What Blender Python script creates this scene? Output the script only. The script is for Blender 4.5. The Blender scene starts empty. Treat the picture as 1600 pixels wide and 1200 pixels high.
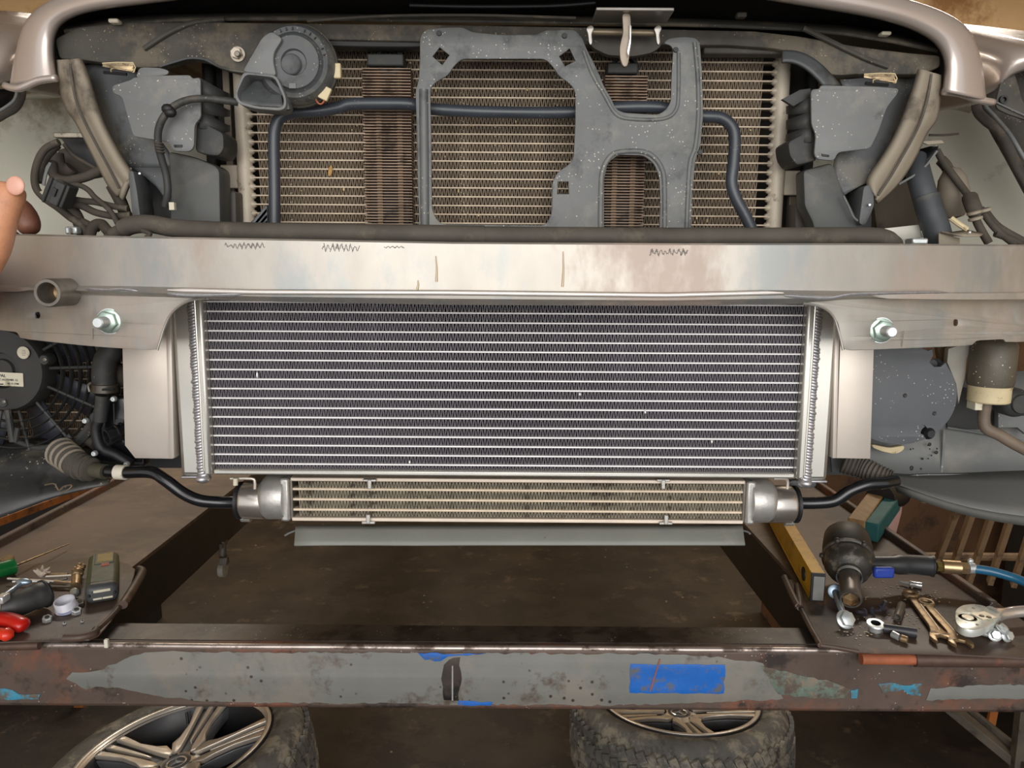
import bpy, bmesh, math, random
from mathutils import Vector, Matrix, Euler, noise
random.seed(7)
SC = bpy.context.scene
COL = SC.collection
R = math.radians
# ---------------------------------------------------------------- camera, world, light, exposure
CZ = 1.63
F = 1172.0
cam = bpy.data.objects.new('camera', bpy.data.cameras.new('camera')); COL.objects.link(cam)
cam.data.sensor_width = 36; cam.data.lens = 36*F/1600; cam.data.clip_start = .01
CM = Euler((R(81.5), 0, 0)).to_matrix() @ Matrix.Rotation(R(.4), 3, 'Z')
cam.matrix_world = Matrix.Translation((0, 0, CZ)) @ CM.to_4x4()
SC.camera = cam
w = bpy.data.worlds.new('sky'); SC.world = w; w.use_nodes = True
bg = w.node_tree.nodes['Background']; bg.inputs[0].default_value = (.97, .98, 1, 1); bg.inputs[1].default_value = .62
def area(name, loc, tgt, sx, sy, e, col):
    l = bpy.data.lights.new(name, 'AREA'); l.shape = 'RECTANGLE'; l.size = sx; l.size_y = sy; l.energy = e; l.color = col
    o = bpy.data.objects.new(name, l); COL.objects.link(o); o.location = loc
    o.rotation_euler = (Vector(tgt)-Vector(loc)).to_track_quat('-Z', 'Y').to_euler()
area('doorway_daylight', (.1, -2.6, 2.1), (0, 1, 1.25), 3.8, 2.2, 74, (1, .96, .91))
area('wall_fill_light', (-1.7, 3.7, 3.3), (-1.6, 4.1, 0), 1.3, .35, 34, (1, .91, .78))  # unseen lights added to brighten the back wall
area('wall_fill_light', (1.9, 3.7, 3.3), (1.8, 4.1, 0), 1.3, .35, 40, (1, .91, .78))
vs = SC.view_settings
vs.view_transform = 'Standard'; vs.look = 'None'; vs.gamma = 1; vs.use_curve_mapping = False; vs.exposure = .5

# ---------------------------------------------------------------- helpers
def ray(px, py): return CM @ Vector(((px-800)/F, -(py-600)/F, -1))
def P(px, py, Y):
    r = ray(px, py); t = Y/r.y; return Vector((r.x*t, Y, CZ+r.z*t))
def PZ(px, py, z):
    r = ray(px, py); t = (z-CZ)/r.z; return Vector((r.x*t, r.y*t, z))
def sc(n, Y): return n*Y*1.01/F
RUN = CZ-.585        # top of the lift runways

def lin(c):
    return tuple(((x/255)/12.92 if x/255 <= .04045 else ((x/255+.055)/1.055)**2.4) for x in c)
MATS = {}
def mat(name, c, rough=.5, metal=0., var=.18, scale=25, dirt=None, speck=None, bump=.0, stretch=None, bscale=None, c2=None, spec=.5, coat=0):
    if name in MATS: return MATS[name]
    m = bpy.data.materials.new(name); m.use_nodes = True; nt = m.node_tree; N = nt.nodes; L = nt.links
    b = N['Principled BSDF']; b.inputs['Metallic'].default_value = metal; b.inputs['Roughness'].default_value = rough
    b.inputs['Specular IOR Level'].default_value = spec; b.inputs['Coat Weight'].default_value = coat
    tc = N.new('ShaderNodeTexCoord'); mp = N.new('ShaderNodeMapping'); L.new(tc.outputs['Object'], mp.inputs[0])
    if stretch: mp.inputs['Scale'].default_value = stretch
    def nz(s, d=6, r=.6, off=0):
        n = N.new('ShaderNodeTexNoise'); n.inputs['Scale'].default_value = s; n.inputs['Detail'].default_value = d; n.inputs['Roughness'].default_value = r
        if off:
            a = N.new('ShaderNodeVectorMath'); a.inputs[1].default_value = (off, off*1.3, off*.7); L.new(mp.outputs[0], a.inputs[0]); L.new(a.outputs[0], n.inputs['Vector'])
        else: L.new(mp.outputs[0], n.inputs['Vector'])
        return n.outputs['Fac']
    def rmp(src, stops):
        r = N.new('ShaderNodeValToRGB'); e = r.color_ramp.elements
        while len(e) < len(stops): e.new(.5)
        for k, (p, col) in enumerate(stops): e[k].position = p; e[k].color = (*col, 1)
        L.new(src, r.inputs[0]); return r.outputs[0]
    c = lin(c); c2l = lin(c2) if c2 else tuple(min(1, x*(1+var)) for x in c)
    cur = rmp(nz(scale), [(.33, tuple(x*(1-var) for x in c)), (.67, c2l)])
    rg = None
    def mix(fac, a, bcol):
        x = N.new('ShaderNodeMix'); x.data_type = 'RGBA'; L.new(fac, x.inputs['Factor']); L.new(a, x.inputs['A']); x.inputs['B'].default_value = (*bcol, 1); return x.outputs['Result']
    if dirt:
        for k, (dc, amt, ds) in enumerate(dirt if isinstance(dirt, list) else [dirt]):
            fac = rmp(nz(ds, 8, .68, 3.1+k*5), [(.62-amt*.3, (0,)*3), (.72-amt*.3, (1,)*3)])
            cur = mix(fac, cur, lin(dc))
            if metal > 0 and k == 0:
                mm = N.new('ShaderNodeMath'); mm.operation = 'MULTIPLY_ADD'; L.new(fac, mm.inputs[0]); mm.inputs[1].default_value = -metal*.7; mm.inputs[2].default_value = metal; L.new(mm.outputs[0], b.inputs['Metallic'])
    if speck:
        spc, dens, ss = speck
        v = N.new('ShaderNodeTexVoronoi'); v.inputs['Scale'].default_value = ss; L.new(mp.outputs[0], v.inputs['Vector'])
        f1 = rmp(v.outputs['Distance'], [(.12, (1,)*3), (.2, (0,)*3)])
        f2 = rmp(nz(ss*.17, 3, .6, 9), [(.66-dens*.3, (0,)*3), (.7-dens*.3, (1,)*3)])
        x = N.new('ShaderNodeMath'); x.operation = 'MULTIPLY'; L.new(f1, x.inputs[0]); L.new(f2, x.inputs[1])
        cur = mix(x.outputs[0], cur, lin(spc))
    L.new(cur, b.inputs['Base Color'])
    rr = N.new('ShaderNodeMath'); rr.operation = 'MULTIPLY_ADD'; L.new(nz(scale*.7, 4, .5, 1.7), rr.inputs[0]); rr.inputs[1].default_value = .25; rr.inputs[2].default_value = rough-.125
    L.new(rr.outputs[0], b.inputs['Roughness'])
    if bump:
        bp = N.new('ShaderNodeBump'); bp.inputs['Strength'].default_value = bump; bp.inputs['Distance'].default_value = .002
        L.new(nz(bscale or scale*2, 6), bp.inputs['Height']); L.new(bp.outputs[0], b.inputs['Normal'])
    MATS[name] = m; return m

WL = {}   # world position of every object built
def tag(o, label=None, cat=None, group=None, kind=None):
    for k, v in (('label', label), ('category', cat), ('group', group), ('kind', kind)):
        if v: o[k] = v
    return o
def thing(name, loc, label, cat, group=None):
    o = bpy.data.objects.new(name, None); o.empty_display_size = .02; COL.objects.link(o); o.location = loc; WL[o] = Vector(loc)
    return tag(o, label, cat, group)
def link_mesh(name, me, m, parent, smooth=True, mods=()):
    n = len(me.vertices)
    lo = Vector((min(v.co[i] for v in me.vertices) for i in range(3))); hi = Vector((max(v.co[i] for v in me.vertices) for i in range(3)))
    c = (lo+hi)/2; me.transform(Matrix.Translation(-c))
    if m: me.materials.append(m)
    for p in me.polygons: p.use_smooth = bool(smooth)
    o = bpy.data.objects.new(name, me); COL.objects.link(o)
    if parent is not None: o.parent = parent; o.location = c-WL[parent]
    else: o.location = c
    WL[o] = c
    if smooth and smooth != 'all':
        try: me.set_sharp_from_angle(angle=R(38))
        except Exception: pass
    for k in mods:
        if k[0] == 'bevel':
            x = o.modifiers.new('bevel', 'BEVEL'); x.width = k[1]; x.segments = 2; x.limit_method = 'ANGLE'; x.angle_limit = R(40)
        elif k[0] == 'solid':
            x = o.modifiers.new('solid', 'SOLIDIFY'); x.thickness = k[1]; x.offset = -1 if len(k) < 3 else k[2]
        elif k[0] == 'sub' and k[1]:
            x = o.modifiers.new('sub', 'SUBSURF'); x.levels = k[1]; x.render_levels = k[1]; x.boundary_smooth = 'PRESERVE_CORNERS'
    return o
class MB:
    def __init__(s): s.b = bmesh.new()
    def box(s, c, size, rot=None):
        vs = []
        for dz in (-1, 1):
            for dx, dy in ((-1, -1), (1, -1), (1, 1), (-1, 1)):
                v = Vector((dx*size[0]/2, dy*size[1]/2, dz*size[2]/2))
                if rot is not None: v = rot @ v
                vs.append(s.b.verts.new(Vector(c)+v))
        for f in ((3, 2, 1, 0), (4, 5, 6, 7), (0, 1, 5, 4), (1, 2, 6, 5), (2, 3, 7, 6), (3, 0, 4, 7)): s.b.faces.new([vs[i] for i in f])
        return s
    def rect(s, x0, y0, x1, y1, Y, dep):
        """box whose front face covers the rectangle seen at plane Y"""
        a = P((x0+x1)/2, y0, Y); b = P((x0+x1)/2, y1, Y); l = P(x0, (y0+y1)/2, Y); r = P(x1, (y0+y1)/2, Y)
        return s.box(((l.x+r.x)/2, Y+dep/2, (a.z+b.z)/2), (r.x-l.x, dep, a.z-b.z))
    def tube(s, pts, r, seg=12, caps=True, scale=None):
        pts = [Vector(p) for p in pts]; n = len(pts); rings = []; prev = None
        for i, p in enumerate(pts):
            t = (pts[min(i+1, n-1)]-pts[max(i-1, 0)])
            t = t.normalized() if t.length > 1e-9 else Vector((0, 0, 1))
            if prev is None:
                u = t.cross(Vector((0, 0, 1)));
                if u.length < .2: u = t.cross(Vector((0, 1, 0)))
            else: u = prev-t*prev.dot(t)
            u.normalize(); prev = u; v = t.cross(u); rad = r[i] if isinstance(r, (list, tuple)) else r
            rings.append([s.b.verts.new(p+(u*math.cos(a)+v*math.sin(a)*(scale or 1))*rad) for a in [2*math.pi*k/seg for k in range(seg)]])
        for a, b in zip(rings, rings[1:]):
            for k in range(seg): s.b.faces.new((a[k], a[(k+1) % seg], b[(k+1) % seg], b[k]))
        if caps:
            s.b.faces.new(list(reversed(rings[0]))); s.b.faces.new(rings[-1])
        return s
    def lathe(s, prof, o, ax, seg=32, close=True, arc=None):
        """prof: list of (radius, height along ax)"""
        o = Vector(o); ax = Vector(ax).normalized(); u = ax.orthogonal().normalized(); v = ax.cross(u); rings = []
        for r, h in prof:
            if r < 1e-6: rings.append([s.b.verts.new(o+ax*h)])
            else: rings.append([s.b.verts.new(o+ax*h+(u*math.cos(a)+v*math.sin(a))*r) for a in [2*math.pi*k/seg for k in range(seg)]])
        for a, b in zip(rings, rings[1:]):
            for k in range(seg):
                k2 = (k+1) % seg
                if len(a) == 1 and len(b) == 1: continue
                if len(a) == 1: s.b.faces.new((a[0], b[k2], b[k]))
                elif len(b) == 1: s.b.faces.new((a[k], a[k2], b[0]))
                else: s.b.faces.new((a[k], a[k2], b[k2], b[k]))
        return s
    def cyl(s, p, q, r, seg=16, r2=None):
        p = Vector(p); q = Vector(q); h = (q-p).length; r2 = r if r2 is None else r2
        return s.lathe([(0, 0), (r, 0), (r2, h), (0, h)], p, q-p, seg)
    def ball(s, c, rad, seg=10, rot=None):
        m = Matrix.Diagonal((*rad, 1)) if hasattr(rad, '__len__') else Matrix.Diagonal((rad, rad, rad, 1))
        bmesh.ops.create_uvsphere(s.b, u_segments=seg, v_segments=max(4, seg//2+1), radius=1, matrix=Matrix.Translation(Vector(c)) @ (rot.to_4x4() if rot else Matrix()) @ m); return s
    def grid(s, rows):
        g = [[s.b.verts.new(Vector(p)) for p in r] for r in rows]
        for a, b in zip(g, g[1:]):
            for k in range(len(a)-1): s.b.faces.new((a[k], a[k+1], b[k+1], b[k]))
        return s
    def mesh(s, xf=None):
        me = bpy.data.meshes.new('m'); bmesh.ops.recalc_face_normals(s.b, faces=s.b.faces); s.b.to_mesh(me); s.b.free()
        if xf is not None: me.transform(xf)
        return me
    def add(s, name, m, parent=None, smooth=True, mods=(), xf=None): return link_mesh(name, s.mesh(xf), m, parent, smooth, mods)
def smoothpath(pts, n=5):
    pts = [Vector(p) for p in pts]; out = []
    for i in range(len(pts)-1):
        p0 = pts[max(i-1, 0)]; p1 = pts[i]; p2 = pts[i+1]; p3 = pts[min(i+2, len(pts)-1)]
        for k in range(n):
            t = k/n; out.append(.5*((2*p1)+(p2-p0)*t+(2*p0-5*p1+4*p2-p3)*t*t+(3*p1-p0-3*p2+p3)*t**3))
    out.append(pts[-1]); return out
def pipe(pts, rpx, n=5, seg=12, caps=True, mb=None):
    """pts: (px, py, Y); radius given in picture pixels at the first depth"""
    q = smoothpath([P(*p) for p in pts], n); r = sc(rpx, pts[0][2]) if rpx > .5 else rpx
    return (mb or MB()).tube(q, r, seg, caps)
def chaikin(pts, n=1, f=.22):
    for _ in range(n):
        q = []
        for a, b in zip(pts, pts[1:]+pts[:1]):
            q += [(a[0]+(b[0]-a[0])*f, a[1]+(b[1]-a[1])*f), (b[0]-(b[0]-a[0])*f, b[1]-(b[1]-a[1])*f)]
        pts = q
    return pts
def fillet(pts, r):
    q = []; n = len(pts)
    for i in range(n):
        p = Vector(pts[i]); a = Vector(pts[i-1]); b = Vector(pts[(i+1) % n]); la = (a-p).length; lb = (b-p).length
        if la < 1e-7 or lb < 1e-7: continue
        ra = min(r, la*.45); rb = min(r, lb*.45); s = p+(a-p)*(ra/la); e = p+(b-p)*(rb/lb)
        for t in (0, .33, .67, 1): q.append(tuple(s*(1-t)**2+p*2*t*(1-t)+e*t*t))
    return q
def poly_mesh(outer, holes, thick, bev=.0005):
    cu = bpy.data.curves.new('c', 'CURVE'); cu.dimensions = '2D'; cu.fill_mode = 'BOTH'; cu.extrude = max(thick/2-bev, 1e-5); cu.bevel_depth = bev; cu.bevel_resolution = 1; cu.offset = -bev
    for pl in [outer]+list(holes):
        sp = cu.splines.new('POLY'); sp.points.add(len(pl)-1); sp.use_cyclic_u = True
        for k, p in enumerate(pl): sp.points[k].co = (p[0], p[1], 0, 1)
    o = bpy.data.objects.new('c', cu); COL.objects.link(o)
    me = bpy.data.meshes.new_from_object(o.evaluated_get(bpy.context.evaluated_depsgraph_get()))
    bpy.data.objects.remove(o); bpy.data.curves.remove(cu)
    bm = bmesh.new(); bm.from_mesh(me); bmesh.ops.remove_doubles(bm, verts=bm.verts, dist=1e-6); bm.to_mesh(me); bm.free()
    return me
VM = Matrix(((1, 0, 0, 0), (0, 0, -1, 0), (0, 1, 0, 0), (0, 0, 0, 1)))
def plate(name, outer, Y, thick, m, parent=None, holes=(), rnd=0, bev=.0006, warp=None, smooth=True):
    """upright sheet cut to an outline; front face at depth Y, thickness goes back"""
    def cv(pl): return [(q.x, q.z) for q in (P(a, b, Y) for a, b in pl)]
    me = poly_mesh(fillet(cv(outer), .005*rnd) if rnd else cv(outer), [fillet(cv(h), .006*rnd) if rnd and len(h) > 5 else cv(h) for h in holes], thick, bev)
    me.transform(Matrix.Translation((0, Y+thick/2, 0)) @ VM)
    if warp:
        bm = bmesh.new(); bm.from_mesh(me); bmesh.ops.triangulate(bm, faces=bm.faces)
        bmesh.ops.subdivide_edges(bm, edges=[e for e in bm.edges if e.calc_length() > .03], cuts=1)
        bm.to_mesh(me); bm.free()
        for v in me.vertices: v.co.y += warp(v.co.x, v.co.z)
    return link_mesh(name, me, m, parent, smooth)
def slab(name, outer, z, thick, m, parent=None, holes=(), rnd=0, bev=.0006, fn=None):
    """lying sheet cut to an outline on the plane z; grows up by thick"""
    def cv(pl): return [(q.x, q.y) for q in (PZ(a, b, z+thick) for a, b in pl)]
    me = poly_mesh(chaikin(cv(outer), rnd) if rnd else cv(outer), [cv(h) for h in holes], thick, bev)
    me.transform(Matrix.Translation((0, 0, z+thick/2)))
    return link_mesh(name, me, m, parent)
def sheet(name, rows, m, parent=None, t=.002, sub=2, off=0, smooth='all'):
    """curved sheet through a grid of (px, py, Y)"""
    return MB().grid([[P(*p) for p in r] for r in rows]).add(name, m, parent, smooth, (('sub', sub), ('solid', t, off)))
def hexnut(mb, c, ax, r, h, flange=0):
    if flange: mb.lathe([(0, 0), (flange, 0), (flange, h*.18), (r*.9, h*.3), (0, h*.3)], c, ax, 20)
    mb.lathe([(0, 0), (r, 0), (r, h*.9), (r*.88, h), (0, h)], c, ax, 6); return mb
def threads(mb, c, ax, r, h, n, hollow=False):
    prof = [(0, 0)] if not hollow else []
    for k in range(n):
        prof += [(r*.88, h*k/n), (r, h*(k+.5)/n)]
    prof += [(r*.8, h)] + ([(0, h)] if not hollow else [])
    return mb.lathe(prof, c, ax, 16)
def copy_tree(o, parent=None):
    c = o.copy(); COL.objects.link(c); c.parent = parent
    for k in list(o.children): copy_tree(k, c)
    return c

# ---------------------------------------------------------------- materials
ALU = mat('brushed aluminium', (184, 179, 171), .47, .72, .1, 12, dirt=[((172, 157, 146), .36, 5), ((168, 170, 168), .34, 8)], bump=.06, stretch=(1, 1, .5), bscale=60)
ALUP = mat('sheet aluminium', (205, 196, 186), .45, .6, .07, 10, bump=.04)
ALUT = mat('polished tank aluminium', (205, 203, 195), .32, .8, .08, 9)
ALUW = mat('weld aluminium', (190, 190, 194), .38, .8, .12, 200)
TUBEW = mat('bright tube aluminium', (240, 238, 238), .4, .35, .05, 40)
FIN = mat('silver fin', (132, 128, 134), .5, .55, .1, 60)
FINO = mat('dusty fin', (122, 108, 90), .7, .15, .25, 40, dirt=((112, 96, 76), .35, 25), speck=((215, 205, 180), .45, 260))
TUBEO = mat('dusty tube', (218, 202, 180), .6, .25, .12, 40)
HEADO = mat('cream header', (205, 194, 176), .6, .2, .1, 20, dirt=((120, 105, 85), .12, 60))
FINC = mat('oil cooler fin', (150, 142, 124), .6, .3, .2, 60, dirt=((85, 75, 60), .3, 60))
COOLS = mat('strip cooler fin', (150, 128, 110), .6, .3, .2, 30, dirt=((90, 75, 60), .3, 40))
STEELG = mat('grey painted steel', (100, 102, 102), .5, 0, .12, 12, dirt=[((118, 118, 112), .36, 14), ((74, 76, 78), .2, 22)], speck=((196, 192, 178), .5, 210), bump=.3)
PIPEB = mat('blue black pipe', (58, 63, 70), .35, 0, .15, 20, speck=((130, 125, 115), .3, 300))
DKST = mat('dusty black steel', (68, 65, 59), .7, 0, .25, 18, dirt=((98, 90, 76), .4, 12), speck=((150, 138, 110), .45, 220), bump=.3)
PLG = mat('grey blue plastic', (80, 83, 84), .55, 0, .15, 12, dirt=[((104, 102, 95), .38, 10), ((62, 62, 60), .25, 16)], speck=((160, 156, 145), .38, 230), bump=.25)
PLG2 = mat('pale grey plastic', (108, 110, 110), .5, 0, .1, 14, dirt=[((126, 124, 116), .35, 12), ((84, 84, 82), .16, 24)], speck=((196, 190, 172), .46, 210), bump=.25)
PLD = mat('dark plastic', (52, 53, 52), .6, 0, .2, 18, dirt=((80, 76, 68), .36, 12), speck=((140, 134, 120), .3, 220), bump=.2)
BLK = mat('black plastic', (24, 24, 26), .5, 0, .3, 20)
PIPEK = mat('glossy black pipe', (22, 23, 26), .22, 0, .3, 12, coat=.3)
RUBD = mat('dusty rubber', (78, 73, 66), .75, 0, .2, 18, dirt=((105, 95, 82), .3, 12), bump=.2)
DIRTB = mat('dirty beige rubber', (142, 132, 116), .7, 0, .15, 9, dirt=((88, 80, 70), .35, 9), bump=.25)
HARN = mat('loom sleeve', (68, 62, 54), .8, 0, .25, 30, dirt=((105, 96, 82), .3, 20), bump=.4)
PAINT = mat('silver car paint', (196, 184, 176), .3, .45, .04, 6, speck=((110, 60, 40), .1, 60), coat=.5)
BODY = mat('inner body paint', (176, 174, 158), .55, 0, .08, 5, dirt=((112, 100, 78), .3, 4), bump=.05)
LIFT = mat('worn brown steel', (88, 74, 66), .6, .15, .2, 9, dirt=[((118, 76, 58), .3, 5), ((50, 42, 38), .3, 14)], speck=((165, 158, 150), .35, 160), bump=.4)
LIFTT = mat('greasy steel top', (66, 58, 52), .45, .2, .3, 12, dirt=((30, 26, 24), .45, 16), speck=((150, 145, 140), .3, 150), bump=.4)
GREYP = mat('grey lift paint', (114, 115, 110), .5, 0, .1, 8, dirt=[((84, 72, 62), .2, 16), ((126, 122, 114), .4, 6)], speck=((60, 52, 46), .42, 60), bump=.25)
BLUEP = mat('blue paint', (24, 98, 184), .5, 0, .12, 20, dirt=((96, 98, 98), .36, 44), bump=.2)
CYANP = mat('turquoise paint', (58, 134, 162), .5, 0, .2, 30, dirt=((92, 88, 78), .6, 50), bump=.2)
TEALP = mat('verdigris paint', (98, 112, 102), .6, 0, .2, 40, dirt=[((88, 76, 66), .55, 50), ((122, 112, 98), .35, 30)], bump=.2)
PLANK = mat('greasy runway plate', (92, 76, 62), .55, .1, .2, 4, dirt=[((70, 54, 42), .4, 5), ((112, 92, 72), .25, 6)], bump=.3, bscale=30)
RIMB = mat('dark rim barrel', (44, 44, 46), .4, .3, .1, 20)  # barrel darker than the spokes
RUNS = mat('dark runway side', (40, 35, 30), .6, .1, .3, 8, bump=.3)
MATR = mat('greasy rubber mat', (78, 62, 53), .5, 0, .2, 8, dirt=[((52, 41, 35), .4, 10), ((112, 84, 66), .15, 12)], speck=((150, 138, 122), .3, 240), bump=.35)
RUST = mat('orange rust', (160, 92, 62), .7, .1, .18, 40, dirt=((110, 66, 50), .3, 20), bump=.3)
RUSTD = mat('brown rusty pipe', (92, 72, 62), .5, .3, .2, 30, dirt=((140, 82, 62), .3, 9), bump=.2)
FLOORM = mat('oily concrete', (45, 38, 31), .6, 0, .35, 3, dirt=[((32, 26, 21), .5, 4), ((76, 65, 53), .12, 9)], speck=((130, 112, 94), .12, 30), bump=.6, bscale=14)
WALLM = mat('ochre plaster', (208, 178, 134), .8, 0, .12, 2, dirt=((150, 112, 72), .3, 1.5))
ZINC = mat('zinc plated steel', (206, 212, 212), .3, .6, .1, 60)
ZINCB = mat('bluish zinc bolt', (160, 178, 196), .3, .7, .1, 60)
CHROME = mat('chrome', (228, 226, 222), .2, .72, .04, 40)
BRASS = mat('tarnished bronze steel', (158, 134, 102), .36, .65, .15, 60, dirt=((92, 74, 54), .3, 60))
DSTEEL = mat('dark oiled steel', (118, 112, 104), .38, .6, .2, 60)
CAST = mat('cast aluminium', (192, 190, 186), .42, .7, .06, 120, bump=.15)
TYRE = mat('tyre rubber', (84, 82, 78), .75, 0, .2, 20, dirt=[((128, 122, 108), .42, 14), ((60, 58, 54), .25, 20)], bump=.5)
RIMD = mat('anthracite rim', (112, 114, 118), .38, .45, .1, 20)
RIMM = mat('machined rim face', (214, 206, 194), .32, .62, .08, 20)
WHITE = mat('white plastic', (214, 208, 192), .5, 0, .06, 30, dirt=((130, 120, 100), .1, 60))
CREAM = mat('yellowed plastic', (206, 190, 152), .5, 0, .08, 30, dirt=((130, 110, 80), .15, 60))
SKIN = mat('skin', (206, 146, 110), .45, 0, .12, 60, bump=.2, bscale=400)
SKIND = mat('grimy shaded skin', (120, 78, 62), .5, 0, .2, 60, bump=.2)
NAIL = mat('fingernail', (222, 168, 148), .3, 0, .04, 60)
RED = mat('red grip', (196, 30, 24), .35, 0, .12, 30, coat=.3)
REDO = mat('orange red grip', (224, 56, 34), .35, 0, .1, 30, coat=.3)
GREENG = mat('green screwdriver grip', (22, 104, 52), .25, 0, .1, 30, coat=.4)
OLIVE = mat('olive case', (54, 70, 50), .5, 0, .12, 60, dirt=((52, 50, 40), .2, 30))
YEL = mat('yellow level paint', (206, 156, 22), .45, 0, .12, 30, dirt=((120, 92, 30), .2, 40))
BLUEH = mat('blue air hose', (38, 100, 134), .3, 0, .1, 30, coat=.3)
BLUEB = mat('blue lever', (40, 66, 160), .4, 0, .1, 30)
WOOD = mat('dirty wood', (150, 120, 80), .65, 0, .18, 30, stretch=(4, 1, 4))
TEAL = mat('teal cloth', (30, 92, 92), .7, 0, .15, 30)
INK = mat('scribbled ink', (142, 136, 130), .6, 0, .1, 60)
PAPER = mat('label paper', (206, 200, 178), .6, 0, .06, 40, dirt=((150, 140, 115), .2, 60))
MILK = mat('translucent cap', (205, 205, 214), .35, 0, .04, 30)
BROWNW = mat('brown cabinet', (98, 68, 42), .7, 0, .18, 6, dirt=((66, 46, 30), .3, 6))
ORNG = mat('rusty orange channel', (150, 88, 36), .6, 0, .25, 8, dirt=((80, 50, 30), .35, 9))
PINK = mat('pink plastic film', (190, 150, 140), .5, 0, .12, 12, bump=.4)
# ---------------------------------------------------------------- the room
def struct(name, mb, m, **k): return tag(mb.add(name, m, None, False, **k), kind='structure')
struct('floor', MB().box((0, 1.5, -.05), (9, 9, .1)), FLOORM)
struct('wall_back', MB().box((0, 5.1, 1.8), (9, .15, 3.6)), WALLM)
struct('wall_left', MB().box((-3.6, 2.0, 1.8), (.15, 6.2, 3.6)), WALLM)
struct('wall_right', MB().box((3.6, 2.0, 1.8), (.15, 6.2, 3.6)), WALLM)
struct('ceiling', MB().box((0, 2.05, 3.65), (7.4, 6.3, .1)), mat('dim plaster', (150, 138, 120), .8))

# ---------------------------------------------------------------- vehicle lift
XB = P(800, 1012, 1.135)
lb = thing('lift_crossbeam', (0, 1.17, CZ-.60), 'long worn steel crossbeam of the vehicle lift, in front of the wheels', 'beam')
ztop = CZ-.60; zbot = ztop-.11
MB().box((0, 1.172, (ztop+zbot)/2), (3.4, .075, ztop-zbot)).add('beam_body', LIFT, lb, True, (('bevel', .008),))
MB().box((0, 1.18, ztop+.0004), (3.4, .056, .0012)).add('greasy_top', LIFTT, lb, False)
# thin coats of paint left on the front face
FY = 1.1345
def paint(name, pts, m, t=.0007, rag=6, holes=()):
    out = []
    for k, (a, b) in enumerate(zip(pts, pts[1:]+pts[:1])):
        n = max(1, int(math.hypot(b[0]-a[0], b[1]-a[1])/9))
        for j in range(n):
            u = j/n; out.append((a[0]+(b[0]-a[0])*u+random.uniform(-rag, rag)*.5, a[1]+(b[1]-a[1])*u+random.uniform(-rag, rag)*.35))
    return plate(name, out, FY-t, t+.0004, m, lb, holes=holes, bev=.0001)
paint('grey_paint', [(104, 1062), (112, 1052), (150, 1050), (180, 1036), (205, 1026), (240, 1018), (300, 1019), (640, 1020), (680, 1024), (760, 1021), (1060, 1022), (1120, 1027), (1190, 1036), (1210, 1062), (1225, 1092), (1120, 1097), (960, 1102), (640, 1100), (330, 1097), (250, 1088), (205, 1078), (150, 1072), (135, 1080), (118, 1068)], GREYP, .0005, 5)
paint('blue_paint', [(985, 1038), (1133, 1039), (1131, 1084), (983, 1083)], BLUEP, .001, 2.5)
bt = random.Random(4)
for pts, m in (([(655, 1020), (720, 1022), (760, 1022), (700, 1026), (690, 1034), (662, 1030)], BLUEP), ([(716, 1096), (770, 1097), (768, 1103), (716, 1103)], BLUEP),
               ([(-30, 1072), (8, 1076), (30, 1084), (64, 1086), (60, 1092), (-30, 1094)], CYANP), ([(1372, 1070), (1392, 1066), (1412, 1072), (1440, 1068), (1438, 1086), (1425, 1088), (1410, 1078), (1378, 1084)], CYANP),
               ([(1328, 1080), (1342, 1076), (1340, 1090), (1330, 1092)], CYANP), ([(1190, 1040), (1240, 1052), (1300, 1066), (1330, 1078), (1320, 1092), (1262, 1090), (1215, 1086)], TEALP),
               ([(1455, 1076), (1540, 1070), (1720, 1072), (1720, 1096), (1560, 1092), (1448, 1094)], GREYP), ([(700, 1030), (718, 1028), (722, 1060), (716, 1094), (694, 1094), (690, 1050)], LIFTT)):
    paint('paint_patch', pts, m, .0012, 4)
pipe([(707, 1040, FY-.001), (707, 1094, FY-.001)], 1.6, 8, 6).add('weld_run', ZINC, lb)
pipe([(1031, 1030, FY-.0012), (1016, 1080, FY-.0012)], 1.2, 8, 6).add('scratch', RUST, lb)
MB().rect(162, 1000, 168, 1013, 1.131, .006).add('white_mark', WHITE, lb, True, (('bevel', .001),))
# edge highlight put in as a bright blotched roll along the top corner
MB().tube([(x/10, 1.1395+.0006*math.sin(x*1.7), ztop-.0035) for x in range(-9, 10)], .0048, 10).add('edge_highlight', mat('steel edge highlight', (190, 176, 168), .35, .7, .2, 30, dirt=((90, 76, 68), .42, 24)), lb)

def runway(x0, x1, label):
    r = thing('lift_runway', ((x0+x1)/2, 3, RUN-.12), label, 'ramp', None)
    MB().box(((x0+x1)/2, 3.1, RUN-.004), (x1-x0, 3.7, .008)).add('deck_plate', PLANK, r, False)
    for x in (x0+.006, x1-.006):
        MB().box((x, 3.1, RUN-.068), (.012, 3.7, .12)).add('side_rail', RUNS, r, False)
    o = x0 if abs(x0) > abs(x1) else x1
    MB().box((o, 3.1, RUN+.006), (.014, 3.7, .022)).add('edge_lip', LIFT, r, True, (('bevel', .003),))
    return r
runway(-1.09, -.752, 'left steel runway of the lift, brown and greasy, under the green meter')
runway(.552, .852, 'right steel runway of the lift, brown, under the impact wrench')
# posts that carry the lift (outside the frame)
for x in (-1.55, 1.55):
    lp = thing('lift_post', (x, 1.2, 0), 'steel post carrying the %s end of the lift crossbeam' % ('left' if x < 0 else 'right'), 'post')
    MB().box((x, 1.27, 1.0), (.14, .12, 2.0)).add('column', LIFT, lp, True, (('bevel', .006),))
    MB().box((x, 1.27, .01), (.3, .3, .02)).add('foot_plate', LIFT, lp, False)

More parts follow.
